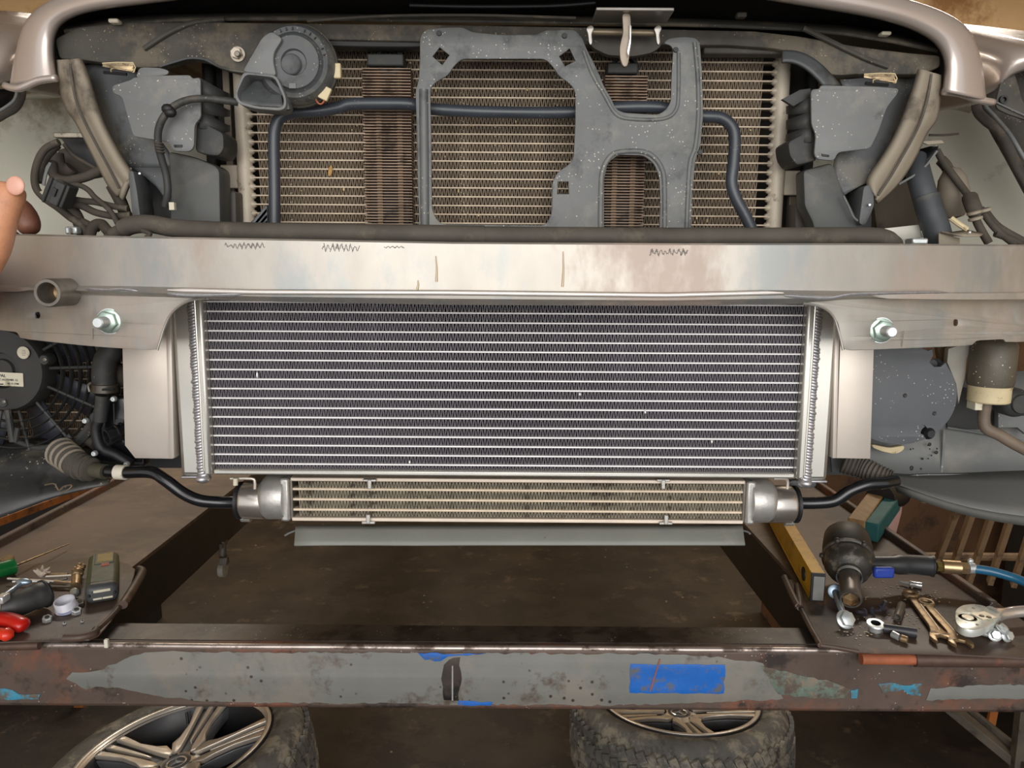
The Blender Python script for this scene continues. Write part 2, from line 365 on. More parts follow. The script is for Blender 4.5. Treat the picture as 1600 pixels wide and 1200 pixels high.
# mats
def rolled(mat_thing, pts, r, z): MB().tube(smoothpath([PZ(a, b, z) for a, b in pts], 4), r, 10).add('rolled_edge', MATR, mat_thing)
z0 = RUN+.001
lm = thing('rubber_mat', PZ(80, 960, z0), 'brown greasy rubber mat curled at the edges under the green meter', 'mat')
slab('sheet', [(-90, 1008), (0, 1003), (60, 1001), (105, 1002), (148, 998), (170, 975), (190, 945), (208, 905), (212, 885), (160, 868), (60, 880), (-90, 900)], z0, .003, MATR, lm, rnd=1)
rolled(lm, [(100, 997), (125, 996), (146, 990), (150, 984)], .0065, z0+.006)
rolled(lm, [(192, 945), (205, 925), (222, 895), (216, 890)], .008, z0+.008)
rolled(lm, [(150, 985), (172, 965), (192, 942)], .0045, z0+.004)
rm = thing('rubber_mat', PZ(1420, 960, z0), 'brown rubber mat strewn with bolts, sockets and spanners', 'mat')
slab('sheet', [(1226, 905), (1242, 905), (1290, 930), (1380, 890), (1500, 900), (1620, 985), (1720, 1040), (1600, 1028), (1440, 1020), (1345, 1019), (1285, 1011), (1262, 975), (1240, 935)], z0, .003, MATR, rm, rnd=1)
rolled(rm, [(1226, 902), (1236, 925), (1250, 950), (1246, 915)], .006, z0+.007)
rolled(rm, [(1250, 948), (1266, 980), (1282, 1008)], .0045, z0+.005)
rolled(rm, [(1282, 1008), (1310, 1012), (1342, 1018)], .004, z0+.004)
# loose steel pipes along the beam
pp = thing('steel_pipe', P(1500, 1031, 1.118), 'rusty steel pipe with an orange end lying along the right of the crossbeam', 'pipe')
MB().tube([P(1428, 1030, 1.118), P(1720, 1032, 1.118)], .0118, 20).add('outer_pipe', RUSTD, pp)
MB().tube([P(1345, 1029, 1.118), P(1432, 1030, 1.118)], .0092, 20).add('inner_pipe', RUST, pp)
tag(MB().tube([P(-80, 1012, 1.12), P(62, 1008, 1.12)], .007, 16).add('steel_rod', RUSTD), 'short brown steel rod lying at the left end of the crossbeam', 'rod')

# ---------------------------------------------------------------- wheels
def make_wheel(c, label, rot, stack=None, tilt=(0, 0)):
    t = thing('wheel', c, label, 'wheel', None)
    t.rotation_euler = (Matrix.Rotation(R(tilt[0]), 3, 'X') @ Matrix.Rotation(R(tilt[1]), 3, 'Y') @ Matrix.Rotation(R(rot), 3, 'Z')).to_euler()
    WL[t] = Vector((0, 0, 0))
    Rt, Rr, W = .338, .243, .25          # tyre radius, rim radius, width ; wheel lies with its face up at z=W
    tyre = [(Rr, .02), (Rr+.03, .004), (.3, .0), (Rt-.02, .02), (Rt, .05), (Rt+.002, W/2), (Rt, W-.05), (Rt-.018, W-.02), (.305, W-.002), (Rr+.035, W), (Rr+.012, W-.008), (Rr, W-.02), (Rr-.004, W/2)]
    o = MB().lathe(tyre+[tyre[0]], (0, 0, 0), (0, 0, 1), 64).add('tyre', TYRE, t, 'all')
    tb = MB()
    for ring, (zc, hh, sk) in enumerate(((W/2+.078, .03, .5), (W/2+.036, .033, .3), (W/2-.006, .033, -.3), (W/2-.05, .036, -.5))):
        n = 70
        for k in range(n):
            a = 2*math.pi*k/n+ring*.03
            m3 = Matrix.Rotation(a, 3, 'Z') @ Matrix.Rotation(sk, 3, 'X')
            rr = Rt+.003-(.004 if ring in (0, 3) else 0)
            tb.box(Matrix.Rotation(a, 3, 'Z') @ Vector((rr, 0, zc)), (.012, .024, hh), m3)
    tag(tb.add('tread_blocks', TYRE, t, False), kind='stuff')
    rim = [(Rr-.004, .02), (Rr-.03, .05), (Rr-.035, W-.09), (Rr-.012, W-.03), (Rr-.006, W-.012), (Rr+.002, W-.004), (Rr+.006, W-.006), (Rr+.004, W-.02), (Rr-.002, .03)]
    MB().lathe(rim, (0, 0, 0), (0, 0, 1), 64).add('rim_barrel', RIMB, t, 'all')
    MB().lathe([(Rr-.012, W-.012), (Rr-.008, W-.004), (Rr+.002, W-.0025), (Rr+.005, W-.006), (Rr-.012, W-.02)], (0, 0, 0), (0, 0, 1), 64).add('rim_lip', RIMM, t, 'all')
    MB().lathe([(0, .06), (.1, .062), (.16, .05), (.16, .045), (0, .045)], (0, 0, 0), (0, 0, 1), 40).add('inner_well', BLK, t)
    def dome(r): return W-.03-.035*(1-min(1, r/Rr))**1.2
    def arm(a0, pts, th, dz, m, nm):
        me = poly_mesh(pts, [], th, .0015)
        bm = bmesh.new(); bm.from_mesh(me); bmesh.ops.triangulate(bm, faces=bm.faces)
        for _ in range(2): bmesh.ops.subdivide_edges(bm, edges=[e for e in bm.edges if e.calc_length() > .03], cuts=1)
        bm.to_mesh(me); bm.free()
        for v in me.vertices: v.co.z += dome(math.hypot(v.co.x, v.co.y))+dz-th/2+.012
        me.transform(Matrix.Rotation(a0, 4, 'Z')); return link_mesh(nm, me, m, t)
    L = Rr-.008
    for k in range(5):
        a = 2*math.pi*k/5
        arm(a, [(.045, -.052), (.09, -.038), (.15, -.034), (L, -.05), (L, .05), (.15, .034), (.09, .038), (.045, .052)], .03, -.014, RIMD, 'spoke')
        for s in (-1, 1):
            arm(a, [(.045, s*.034), (.075, s*.046), (.1, s*.036), (.15, s*.0315), (L, s*.047), (L, s*.026), (.15, s*.02), (.1, s*.017), (.06, s*.016), (.04, s*.02)], .012, .001, RIMM, 'spoke_face')
        arm(a, [(.085, -.002), (.12, -.004), (L, -.008), (L, .008), (.12, .004), (.085, .002)], .012, -.002, RIMM, 'spoke_rib')
    MB().lathe([(0, .15), (.062, .15), (.066, .175), (.058, .194), (.036, .2), (.03, .196), (0, .196)], (0, 0, 0), (0, 0, 1), 40).add('hub', RIMM, t)
    for k in range(5):
        a = 2*math.pi*(k+.5)/5
        MB().lathe([(0, .196), (.008, .196), (.01, .202), (.011, .2), (.011, .19)], (.05*math.cos(a), .05*math.sin(a), 0), (0, 0, 1), 14).add('bolt_hole', BLK, t)
    cap = MB().lathe([(0, .198), (.024, .198), (.031, .2), (.034, .203), (.034, .197)], (0, 0, 0), (0, 0, 1), 32).add('centre_cap', RIMD, t)
    WL[cap] = cap.location.copy()
    st = MB().lathe([(.0215, .2015), (.024, .2035), (.0265, .2015)], (0, 0, 0), (0, 0, 1), 32)
    for k in range(3):
        a = 2*math.pi*k/3+.5; e = Vector((math.cos(a), math.sin(a), 0))*.023; n = Vector((-math.sin(a), math.cos(a), 0))*.004
        v = [st.b.verts.new(q+Vector((0, 0, h))) for q, h in ((e, .2015), (n, .2005), (-n, .2005), (Vector((0, 0, 0)), .2055))]
        st.b.faces.new((v[0], v[1], v[3])); st.b.faces.new((v[0], v[3], v[2]))
    st.add('star_emblem', CHROME, cap, False)
    MB().cyl((.19, .06, W-.05), (.2, .063, W-.02), .004, 10).add('valve', BLK, t)
    return t
w2c = PZ(1062, 1096, .285)
w2c.z = .048; w2c.y -= .026
make_wheel(w2c, 'alloy wheel with grey tyre lying flat below the blue paint mark', -84, tilt=(-8, 0))
pr0 = thing('timber_prop', (w2c.x, w2c.y-.2, 0), 'timber offcut propping up the near side of the right alloy wheel', 'timber')
MB().box((w2c.x, w2c.y-.22, .032), (.3, .09, .062)).add('timber_block', WOOD, pr0, True, (('bevel', .003),))
w1c = PZ(291, 1168, .41)
w1c.z = .165
wl = make_wheel(w1c, 'alloy wheel with five twin spokes lying at the left under the crossbeam', 88, tilt=(-2, -9))
lo = thing('wooden_pallet', (w1c.x, w1c.y, 0), 'low wooden pallet on the floor underneath the left alloy wheel', 'pallet')
for k in range(5):
    MB().box((w1c.x-.24+k*.12, w1c.y, .1), (.095, .56, .02)).add('pallet_board', WOOD, lo, False)
for k in range(3): MB().box((w1c.x, w1c.y-.22+k*.22, .045), (.56, .07, .09)).add('pallet_bearer', WOOD, lo, False)
# ================================================================ the car front
# ---- bumper beam: curved box profile
def bY(x): return .80+.42*max(0, abs(x+.02)-.12)**2
def interp(tab, x):
    for (a, b), (c, d) in zip(tab, tab[1:]):
        if x <= c: return b+(d-b)*(x-a)/(c-a)
    return tab[-1][1]
TOPL = [(-60, 365), (20, 365), (200, 369), (500, 374), (700, 378), (1040, 380), (1340, 380), (1700, 383)]
STEP = [(-60, 443), (0, 445), (200, 447), (400, 452), (700, 453), (1040, 457), (1200, 453), (1500, 457), (1700, 457)]
LIPB = [(-60, 452), (0, 455), (280, 465), (400, 470), (700, 475), (1040, 477), (1250, 474), (1320, 468), (1500, 463), (1700, 460)]
def PB(px, py, off=0.):
    Y = .82
    for _ in range(6): Y = bY(P(px, py, Y).x)+off
    return P(px, py, Y)
beam = thing('bumper_beam', P(800, 430, .85), 'bare aluminium bumper beam running across the whole car front', 'bumper beam')
xs = list(range(-60, 1701, 32))
rows = []
for x in xs:
    t, s, l = interp(TOPL, x), interp(STEP, x), interp(LIPB, x)
    if x < 25: t = 366
    a = PB(x, t); b = PB(x, s); c = PB(x, l)
    D = .045
    rows.append([a+Vector((0, D, 0)), a+Vector((0, .002, 0)), a+Vector((0, 0, -.002)), a.lerp(b, .1), a.lerp(b, .5), a.lerp(b, .9), b, b+Vector((0, -.006, -.0025)), b+Vector((0, -.009, -.0055)), b.lerp(c, .6)+Vector((0, -.0085, 0)), b.lerp(c, .8)+Vector((0, -.001, 0)), c+Vector((0, .001, 0)), c+Vector((0, .004, -.001)), c+Vector((0, D, 0))])
MB().grid(rows).add('beam_face', ALU, beam, True, (('solid', .0025, -1),))
def flange(name, outer, holes=()):
    me = poly_mesh(chaikin([(q.x, q.z) for q in (PB(a, b, .001) for a, b in outer)], 1, .12), [chaikin([(q.x, q.z) for q in (PB(a, b, .001) for a, b in h)], 2) for h in holes], .003, .0005)
    me.transform(VM); bm = bmesh.new(); bm.from_mesh(me); bmesh.ops.triangulate(bm, faces=bm.faces)
    for _ in range(3): bmesh.ops.subdivide_edges(bm, edges=[e for e in bm.edges if e.calc_length() > .02], cuts=1)
    bm.to_mesh(me); bm.free()
    for v in me.vertices: v.co.y += bY(v.co.x)+.0025
    return link_mesh(name, me, ALU, beam)
flange('mounting_flange', [(-60, 448), (300, 462), (330, 468), (300, 469), (283, 476), (268, 490), (258, 510), (252, 530), (245, 548), (140, 541), (32, 529), (26, 519), (0, 516), (-60, 512)],
       [[(54, 488), (62, 487), (63, 497), (55, 498)]])
flange('mounting_flange', [(1252, 470), (1700, 452), (1700, 530), (1572, 535), (1568, 530), (1527, 532), (1518, 540), (1400, 545), (1320, 548), (1315, 530), (1310, 505), (1300, 490), (1285, 480), (1262, 475)],
       [[(1490, 499), (1497, 499), (1497, 509), (1490, 510)]])
q_ = [PB(x, interp(STEP, x)+4.5, -.0098) for x in range(262, 1250, 26)]  # rounded fold, its highlight put in as a brighter colour
MB().tube(q_, [.0008]+[.0022]*(len(q_)-2)+[.0008], 10).add('fold_highlight', mat('folded edge highlight', (236, 230, 224), .4, .45, .06, 30), beam)
# bright cut edges of the opening
cp = lambda pts, o=-.0015: smoothpath([PB(a, b, o) for a, b in pts], 4)
MB().tube(cp([(320, 466), (298, 469), (280, 478), (266, 492), (257, 511), (251, 530), (246, 547)]), .0013, 8).add('cut_edge', ALUT, beam)
MB().tube(cp([(1255, 474), (1275, 477), (1292, 484), (1303, 496), (1309, 513), (1314, 532), (1317, 547)]), .0013, 8).add('cut_edge', ALUT, beam)
for pts in ([(135, 451), (165, 453), (190, 452), (215, 455)], [(262, 459), (300, 462), (380, 460)], [(1225, 462), (1290, 466), (1330, 460), (1400, 458), (1480, 457)]):
    MB().tube(cp(pts, -.0088), [.0008]+[.0018]*(len(cp(pts))-2)+[.0006], 8).add('weld_seam', ALUW, beam)
for pts in ([(144, 513), (144, 530)], [(1413, 517), (1410, 542)]):
    MB().tube([PB(a, b, -.0005) for a, b in pts], .0006, 6).add('scribed_line', INK, beam)
# scribbles in marker on the top of the face
def scribble(x0, x1, y, h, seed):
    r = random.Random(seed); pts = []; x = x0
    while x < x1:
        pts.append(PB(x, y+math.sin(x*.9+seed)*h+r.uniform(-h, h)*.8, -.0004)); x += r.uniform(.4, 1.6)*(1 if r.random() > .3 else -.8)
    MB().tube(pts, .00034, 5).add('marker_scribble', INK, beam)
scribble(351, 414, 384, 3.2, 1); scribble(504, 562, 387, 4, 2); scribble(1015, 1076, 394, 3.6, 5); scribble(600, 632, 386, 1.2, 6)
for a, b in (((681, 400), (682, 440)), ((880, 393), (879, 448)), ((653, 438), (652, 452))):
    MB().tube([PB(*a, -.0003), PB((a[0]+b[0])/2+1, (a[1]+b[1])/2, -.0003), PB(*b, -.0003)], [.0006, .001, .0014], 6).add('drip_stain', mat('drip stain', (186, 168, 140), .5, .4, .1), beam)
# tow eye socket
ts = thing('tow_eye_socket', PB(112, 456), 'dark threaded steel tube sticking out of the left of the beam', 'tow socket')
c0 = PB(112, 456, .004); ax = Vector((-.02, -1, 0)).normalized(); r0 = .0155
MB().lathe([(r0, -.03), (r0, .042), (r0-.001, .044), (r0-.004, .044), (r0-.005, .042), (r0-.005, -.02), (0, -.02)], c0, ax, 32).add('tube', DSTEEL, ts)
prof = []
for k in range(10): prof += [(r0-.0052, .012+k*.003-.02), (r0-.0075, .0135+k*.003-.02)]
MB().lathe(prof, c0, ax, 28).add('thread', BRASS, ts)
# bolts through the flanges
def stud(px, py, label, sgn):
    s = thing('stud_bolt', PB(px, py), label, 'bolt')
    c = PB(px+sgn*6, py, .001); ax = Vector((0, -1, 0))
    MB().lathe([(0, 0), (.0145, 0), (.0145, .0015), (.009, .0018), (0, .0018)], c, ax, 24).add('washer', ZINC, s)
    hexnut(MB(), c+ax*.0016, ax, .0118, .009, .0135).add('nut', mat('green zinc', (176, 196, 184), .3, .8, .08), s)
    threads(MB(), c+ax*.009, ax, .0062, .0175, 8).add('threaded_end', ZINC, s)
stud(166, 502, 'zinc bolt with nut on the left beam flange, right of the threaded tube', 1)
stud(1376, 516, 'zinc bolt with nut on the right beam flange, below the beam', 0)

# ---- fins helper
def ribbon(L, h, n, depth, th, sl=.2):
    """corrugated fin strip, local: x along, z up, y depth"""
    b = bmesh.new(); prev = None
    p = L/n; prof = []
    for i in range(n):
        x = -L/2+p*(i+.5); s = 1 if i % 2 else -1
        prof += [(x-p*sl, -s*h/2), (x+p*sl, s*h/2)]
    for x, z in prof:
        cur = [b.verts.new((x-th/2, 0, z)), b.verts.new((x+th/2, 0, z)), b.verts.new((x+th/2, depth, z)), b.verts.new((x-th/2, depth, z))]
        if prev:
            for k in range(4): b.faces.new((prev[k], prev[(k+1) % 4], cur[(k+1) % 4], cur[k]))
        prev = cur
    me = bpy.data.meshes.new('fin_strip'); bmesh.ops.recalc_face_normals(b, faces=b.faces); b.to_mesh(me); b.free(); return me
def barmesh(L, h, depth, m, r=None):
    b = MB(); r = h/2
    prof = [(r*math.sin(a), r*math.cos(a)) for a in [math.pi*k/6 for k in range(7)]]
    rows = []
    for x in (-L/2, L/2):
        rows.append([(x, r-py-0*r, pz) for py, pz in prof]+[(x, depth, -h/2), (x, depth, h/2), (x, r-prof[0][0], prof[0][1])])
    b.grid(rows); me = bpy.data.meshes.new('bar'); bmesh.ops.recalc_face_normals(b.b, faces=b.b.faces); b.b.to_mesh(me); b.b.free()
    me.materials.append(m)
    for p in me.polygons: p.use_smooth = True
    return me
def place(name, me, loc, parent, m=None):
    if m and not me.materials: me.materials.append(m)
    o = bpy.data.objects.new(name, me); COL.objects.link(o); o.parent = parent; o.location = Vector(loc)-WL[parent]; WL[o] = Vector(loc); return o
def core(root, Y, x0, x1, zs, tubeh, nleg, depth, tm, fm, th, top=None, bot=None, skip=None, xf0=None, xf1=None):
    """x0,x1 metres; zs = heights of the flat tubes, top to bottom"""
    L = x1-x0; cx = (x0+x1)/2; tb = barmesh(L, tubeh, depth, tm); f0 = xf0 if xf0 is not None else x0; f1 = xf1 if xf1 is not None else x1
    allz = ([top] if top else [])+zs+([bot] if bot else [])
    for z in zs: place('flat_tube', tb, (cx, Y, z), root)
    ribs = {}
    for a, b in zip(allz, allz[1:]):
        h = round(a-b-tubeh, 4)
        if h not in ribs: ribs[h] = ribbon(f1-f0, h, nleg, depth-.004, th)
        place('fin_strip', ribs[h], ((f0+f1)/2, Y+.002, (a+b)/2), root, fm)

# ---- front cooler (big, new)
Yc = .90
fc = thing('front_cooler', P(790, 745, Yc+.03), 'new bright aluminium front cooler with welded side tanks below the beam', 'radiator')
za = P(790, 474.5, Yc).z; zb = P(790, 729, Yc).z; n = 18
zs = [za+(zb-za)*k/(n-1) for k in range(n)]
zs = [za+(za-zs[1])]+zs
xl = (P(322, 475, Yc).x+P(333, 742, Yc).x)/2; xr = (P(1256, 478, Yc).x+P(1243, 742, Yc).x)/2
botz = P(790, 744, Yc).z
core(fc, Yc+.004, xl, xr, zs, .0023, 330, .045, TUBEW, FIN, .0006, None, zb-.009)
MB().box(((xl+xr)/2, Yc+.022, (zb-.0055+botz)/2), (xr-xl, .05, zb-.0055-botz)).add('bottom_plate', ALUT, fc, True, (('bevel', .002),))
MB().box(((xl+xr)/2, Yc+.024, zs[0]+.008), (xr-xl, .05, .01)).add('top_plate', ALUT, fc, True, (('bevel', .002),))
ztk = zs[0]+.012; zbk = P(790, 749, Yc).z
for s, xe, wpx in ((-1, xl, 0), (1, xr, 0)):
    g = sc(1, Yc)
    MB().box((xe+s*7*g, Yc+.02, (ztk+botz)/2), (13*g, .056, ztk-botz)).add('header_plate', ALUT, fc, True, (('bevel', .003),))
    MB().box((xe+s*34*g, Yc+.026, (ztk+zbk)/2), (42*g, .05, ztk-zbk)).add('side_tank', ALUT, fc, True, (('bevel', .006),))
    MB().box((xe+s*35*g, Yc+.026, zbk-.001), (40*g, .048, .003)).add('tank_end_weld', ALUW, fc, True, (('bevel', .0012),))
    wb = MB(); k = 0; z = ztk-.004
    while z > zbk-.002:
        j = random.uniform(-.0006, .0006)
        wb.ball((xe+s*(17*g)+j, Yc-.0035+random.uniform(-.0004, .0004), z), (.0068+random.uniform(-.0006, .0008), .0042, .0036), 10, Matrix.Rotation(s*.35, 3, 'Y')); z -= .0037
    wb.ball((xe+s*17*g, Yc+.0, zbk-.001), (.009, .012, .006), 10)
    tag(wb.add('weld_bead', ALUW, fc, 'all'))
    MB().tube([(xe+s*12.2*g, Yc-.0062, ztk-.01), (xe+s*12.2*g+.0004, Yc-.0064, (ztk+zbk)/2), (xe+s*12.2*g, Yc-.0062, zbk+.01)], .0018, 8).add('weld_edge', ALUT, fc)
    MB().tube([(xe+s*22.5*g, Yc-.001, ztk-.01), (xe+s*22.5*g, Yc-.001, zbk)], .0016, 8).add('weld_edge', ALUT, fc)
for i in range(5):   # bent fins and specks
    a, b = ((402, 586), (1112, 690), (640, 722), (906, 616), (1008, 644))[i]
    MB().ball(P(a, b, Yc+.001), (.0014, .002, (.004 if i == 0 else .0022)), 8).add('bent_fin', TUBEW, fc, 'all')
# mounting brackets: L shaped sheets each side
def lbracket(pts, fold, label, s):
    b = thing('cooler_bracket', P(pts[0][0], 720, .915), label, 'bracket')
    plate('bracket_face', pts, .912, .0022, ALUP, b)
    plate('folded_edge', fold, .898, .016, ALUP, b)
lbracket([(190, 500), (262, 500), (270, 717), (211, 716), (195, 696)], [(258, 470), (266, 470), (272, 716), (264, 716)], 'flat aluminium mounting sheet left of the front cooler', -1)
lbracket([(1367, 500), (1314, 500), (1307, 716), (1360, 717)], [(1313, 470), (1306, 470), (1301, 716), (1307, 716)], 'flat aluminium mounting sheet right of the front cooler', 1)
for x, s in ((385, 1), (1217, -1)):   # little hanger hooks under the cooler
    h = pipe([(x-25, 748, .915), (x+8, 748, .915), (x+13, 753, .915), (x+13, 764, .915)] if s > 0 else [(x-8, 748, .915), (x+10, 748, .915), (x+14, 753, .915), (x+13, 764, .915)], 2.4, 3, 8)
    tag(h.add('hanger_hook', ALUP), 'small bent metal hanger under the %s end of the front cooler' % ('left' if s > 0 else 'right'), 'hook')
tag(MB().cyl(P(368, 747, .91), P(368, 758, .91), .003, 10).add('rubber_peg', PAPER), 'small pale peg under the left end of the front cooler', 'peg')

# ---- oil cooler below
Yo = .94
oc = thing('oil_cooler', P(805, 818, Yo+.02), 'slim dusty oil cooler with cast round end tanks under the front cooler', 'oil cooler')
x0 = P(452, 785, Yo).x; x1 = P(1166, 785, Yo).x
zt = P(800, 753, Yo).z; zbm = P(800, 811, Yo).z
zz = [P(800, y, Yo).z for y in (767, 783, 799)]
core(oc, Yo, x0-.006, x1+.006, zz, .0034, 270, .03, TUBEO, FINC, .0009, zt-.0002, zbm+.0002, None, x0+.012, x1-.004)
for z, nm in ((zt+.0018, 'top_rail'), (zbm-.0018, 'bottom_rail')):
    MB().box(((x0+x1)/2, Yo+.015, z), (x1-x0-.006, .034, .0048)).add(nm, mat('cream rail', (222, 208, 192), .5, .35, .08, 20), oc, True, (('bevel', .0012),))
for s, e in ((-1, x0), (1, x1)):
    g = sc(1, Yo); zm = (zt+zbm)/2
    MB().box((e-s*.003, Yo+.016, zm), (.004, .034, zt-zbm+.004)).add('header_plate', DSTEEL, oc, True, (('bevel', .001),))
    MB().box((e+s*.0045, Yo+.014, zm), (.012, .04, zt-zbm+.008)).add('tank_flange', CAST, oc, True, (('bevel', .003),))
    MB().lathe([(0, 0), (.0285, 0), (.0295, .006), (.0295, .024), (.026, .029), (.0205, .033), (0, .033)], (e+s*.006, Yo+.012, zm-.0005), (s, 0, 0), 36).add('end_tank', CAST, oc)
    MB().lathe([(0, 0), (.0245, 0), (.0245, .026), (.022, .03), (0, .03)], (e+s*.035, Yo+.012, zm-.006), (s, 0, 0), 36).add('pipe_fitting', mat('turned aluminium', (210, 204, 196), .25, .9, .05, 9, stretch=(.1, 1, 1)), oc)
    MB().lathe([(.0225, 0), (.0245, .001), (.0245, .004), (.02, .005), (0, .005)], (e+s*.0655, Yo+.012, zm-.006), (s, 0, 0), 32).add('seal_ring', BLK, oc)
    MB().cyl((e+s*.07, Yo+.02, zm-.031), (e+s*.058, Yo+.02, zm-.031), .007, 12).add('bolt_boss', CAST, oc)
for i, (x, y) in enumerate(((578, 750), (1036, 750), (576, 816), (1040, 817))):
    c = oc; g = P(x, y, Yo-.004)
    cb = MB(); up = 1 if y < 780 else -1
    cb.box(g, (.017, .006, .0032)); cb.box(g+Vector((0, -.002, -up*.005)), (.005, .004, .012)); cb.add('retaining_clip', CAST, oc, True, (('bevel', .0008),))
tag(sheet('air_deflector', [[(462+k*63.5, 822-(k % 2)*.6, .945) for k in range(12)], [(461+k*63.7, 838, .925) for k in range(12)], [(460+k*64, 852+(.8 if k in (0, 3) else 0), .915) for k in range(12)]], mat('grey rubber strip', (126, 128, 122), .6, 0, .08, 9, dirt=((150, 146, 134), .25, 6), speck=((60, 58, 52), .3, 70), bump=.1), t=.003, sub=1, smooth=True), 'long grey rubber lip hanging under the oil cooler', 'air deflector')
for pts in ([(462, 829, .94), (452, 833, .935), (445, 837, .93)], [(1160, 829, .94), (1168, 831, .935), (1172, 834, .93)]):
    pipe(pts, 1.6, 3, 8).add('corner_tab', PLG2, bpy.data.objects['air_deflector'])
# pipes feeding the oil cooler
op = thing('oil_pipe', P(240, 735, .94), 'glossy black bent pipe with a white band entering the left oil cooler tank', 'pipe')
pipe([(140, 733, .97), (185, 738, .96), (235, 738, .95), (258, 750, .945), (285, 770, .945), (312, 782, .945), (345, 785, .952), (378, 784, .952)], 9.5, 6, 16).add('pipe_run', PIPEK, op)
a = P(182, 737.5, .96); MB().cyl(a, P(197, 738.5, .958), .0098, 20).add('white_band', WHITE, op)
op = thing('oil_pipe', P(1320, 765, .94), 'glossy black bent pipe entering the right oil cooler tank', 'pipe')
pipe([(1240, 786, .952), (1275, 786, .952), (1305, 782, .948), (1330, 766, .945), (1355, 757, .945), (1380, 755, .947), (1400, 751, .955)], 9.5, 6, 16).add('pipe_run', PIPEK, op)

# ---- condenser behind
Yk = 1.06
cd = thing('condenser', P(798, 480, Yk+.01), 'old dusty condenser with cream side headers behind the grey bracket', 'radiator')
xa = P(388, 220, Yk).x; xb = P(1206, 220, Yk).x
zk0 = P(798, 80, Yk).z; stepz = (P(798, 80, Yk).z-P(798, 350, Yk).z)/19.05
zs = [zk0-stepz*k for k in range(28)]
core(cd, Yk, xa-.004, xb+.004, zs, .0022, 270, .016, TUBEO, FINO, .0014, zk0+stepz, None, None, xa+.012, xb-.016)
for s, e in ((-1, xa-.0085), (1, xb+.0115)):
    zt2 = zk0+.016 if s < 0 else zk0-.004
    hd = MB().cyl((e, Yk+.007, zs[-1]), (e, Yk+.007, zt2), .0105, 20).add('header_tube', HEADO, cd)
    sb = MB()
    for z in zs: sb.ball((e-s*.0095, Yk+.006, z), (.006, .008, .0048), 8)
    sb.add('tube_collars', HEADO, cd, 'all')
    for z in ([P(350, 258, Yk).z, P(350, 290, Yk).z] if s < 0 else [P(1250, 268, Yk).z, P(1250, 303, Yk).z]):
        pass
    q = (P(340, 256, Yk), P(375, 293, Yk)) if s < 0 else (P(1230, 265, Yk), P(1253, 304, Yk))
    MB().box(((q[0].x+q[1].x)/2, Yk+.012, (q[0].z+q[1].z)/2), (q[1].x-q[0].x, .008, q[0].z-q[1].z)).add('side_lug', HEADO, cd, True, (('bevel', .0015),))
MB().rect(352, 100, 363, 354, Yk+.02, .01).add('edge_rail', mat('grubby alloy', (128, 118, 104), .6, .4, .2, 30), cd, True, (('bevel', .001),))
MB().rect(1231, 306, 1245, 400, Yk+.02, .01).add('edge_rail', MATS['grubby alloy'], cd, True, (('bevel', .001),))
rr = random.Random(3)
lf = MB()
for _ in range(60):
    px = rr.uniform(400, 1200); py = rr.uniform(90, 350)
    lf.ball(P(px, py, Yk-.0005), (rr.uniform(.0006, .0018), .001, rr.uniform(.0008, .003)), 6)
tag(lf.add('grit', mat('leaf litter', (196, 176, 130), .8), cd, 'all'), kind='stuff')
tag(MB().ball(P(516, 267, Yk-.003), (.003, .0016, .0075), 8, Matrix.Rotation(.2, 3, 'Y')).add('dry_leaf', mat('dry leaf', (178, 140, 84), .8)), 'small dry yellow leaf caught in the left of the dusty condenser', 'leaf')

# two narrow strip coolers standing in front of the condenser
def strip(x0, x1, ytop, ycap, label):
    Y = 1.028; t = thing('strip_cooler', P((x0+x1)/2, 380, Y+.01), label, 'cooler')
    a = P(x0, 230, Y).x; b = P(x1, 230, Y).x; z1 = P((x0+x1)/2, ytop, Y).z; z0 = P((x0+x1)/2, 440, Y).z
    fb = MB(); z = z1; k = 0
    while z > z0:
        fb.box(((a+b)/2, Y+.013, z), (b-a, .026, .00115)); z -= .00375
    tag(fb.add('cooling_fins', COOLS, t, False), kind='stuff')
    for u in (.3, .74): MB().box((a+(b-a)*u, Y+.0175, (z0+z1)/2), (.007, .016, z1-z0)).add('core_tube', mat('dull brass tube', (128, 104, 74), .5, .3), t)
    MB().box(((a+b)/2, Y+.019, (z0+z1)/2), (b-a-.012, .008, z1-z0)).add('core_back', BLK, t)
    c0 = P((x0+x1)/2-3, ycap, Y); c1 = P((x0+x1)/2-3, ytop-3, Y)
    MB().box((c0.x, Y+.01, (c0.z*.35+c1.z*.65)), (b-a-.016, .03, (c0.z-c1.z)*.7)).add('end_cap', PLD, t, True, (('bevel', .002),))
    MB().lathe([(.014, 0), (.0185, .002), (.0185, .012), (.014, .014), (.014, 0)], (c0.x+.004, Y+.004, c1.z+(c0.z-c1.z)*.45), (0, 1, 0), 24).add('mount_ring', PLD, t)
strip(568, 643, 107, 77, 'narrow finned strip cooler left of the grey bracket')
strip(943, 1009, 119, 92, 'narrow finned strip cooler seen through the oval of the grey bracket')
# dark radiator and shroud behind all
er = thing('engine_radiator', P(800, 600, 1.13), 'dark engine radiator standing behind the condenser and coolers', 'radiator')
MB().rect(330, 40, 1262, 735, 1.12, .05).add('radiator_core', mat('dark radiator core', (46, 42, 38), .8, .1, .2, 50), er, False)
for a, b in ((330, 345), (1248, 1262)): MB().rect(a, 40, b, 735, 1.105, .07).add('side_tank', PLD, er, True, (('bevel', .004),))
tag(MB().rect(230, 5, 1370, 62, 1.75, .02).add('firewall', BLK, None, False), 'black bulkhead deep under the bonnet', 'bulkhead')

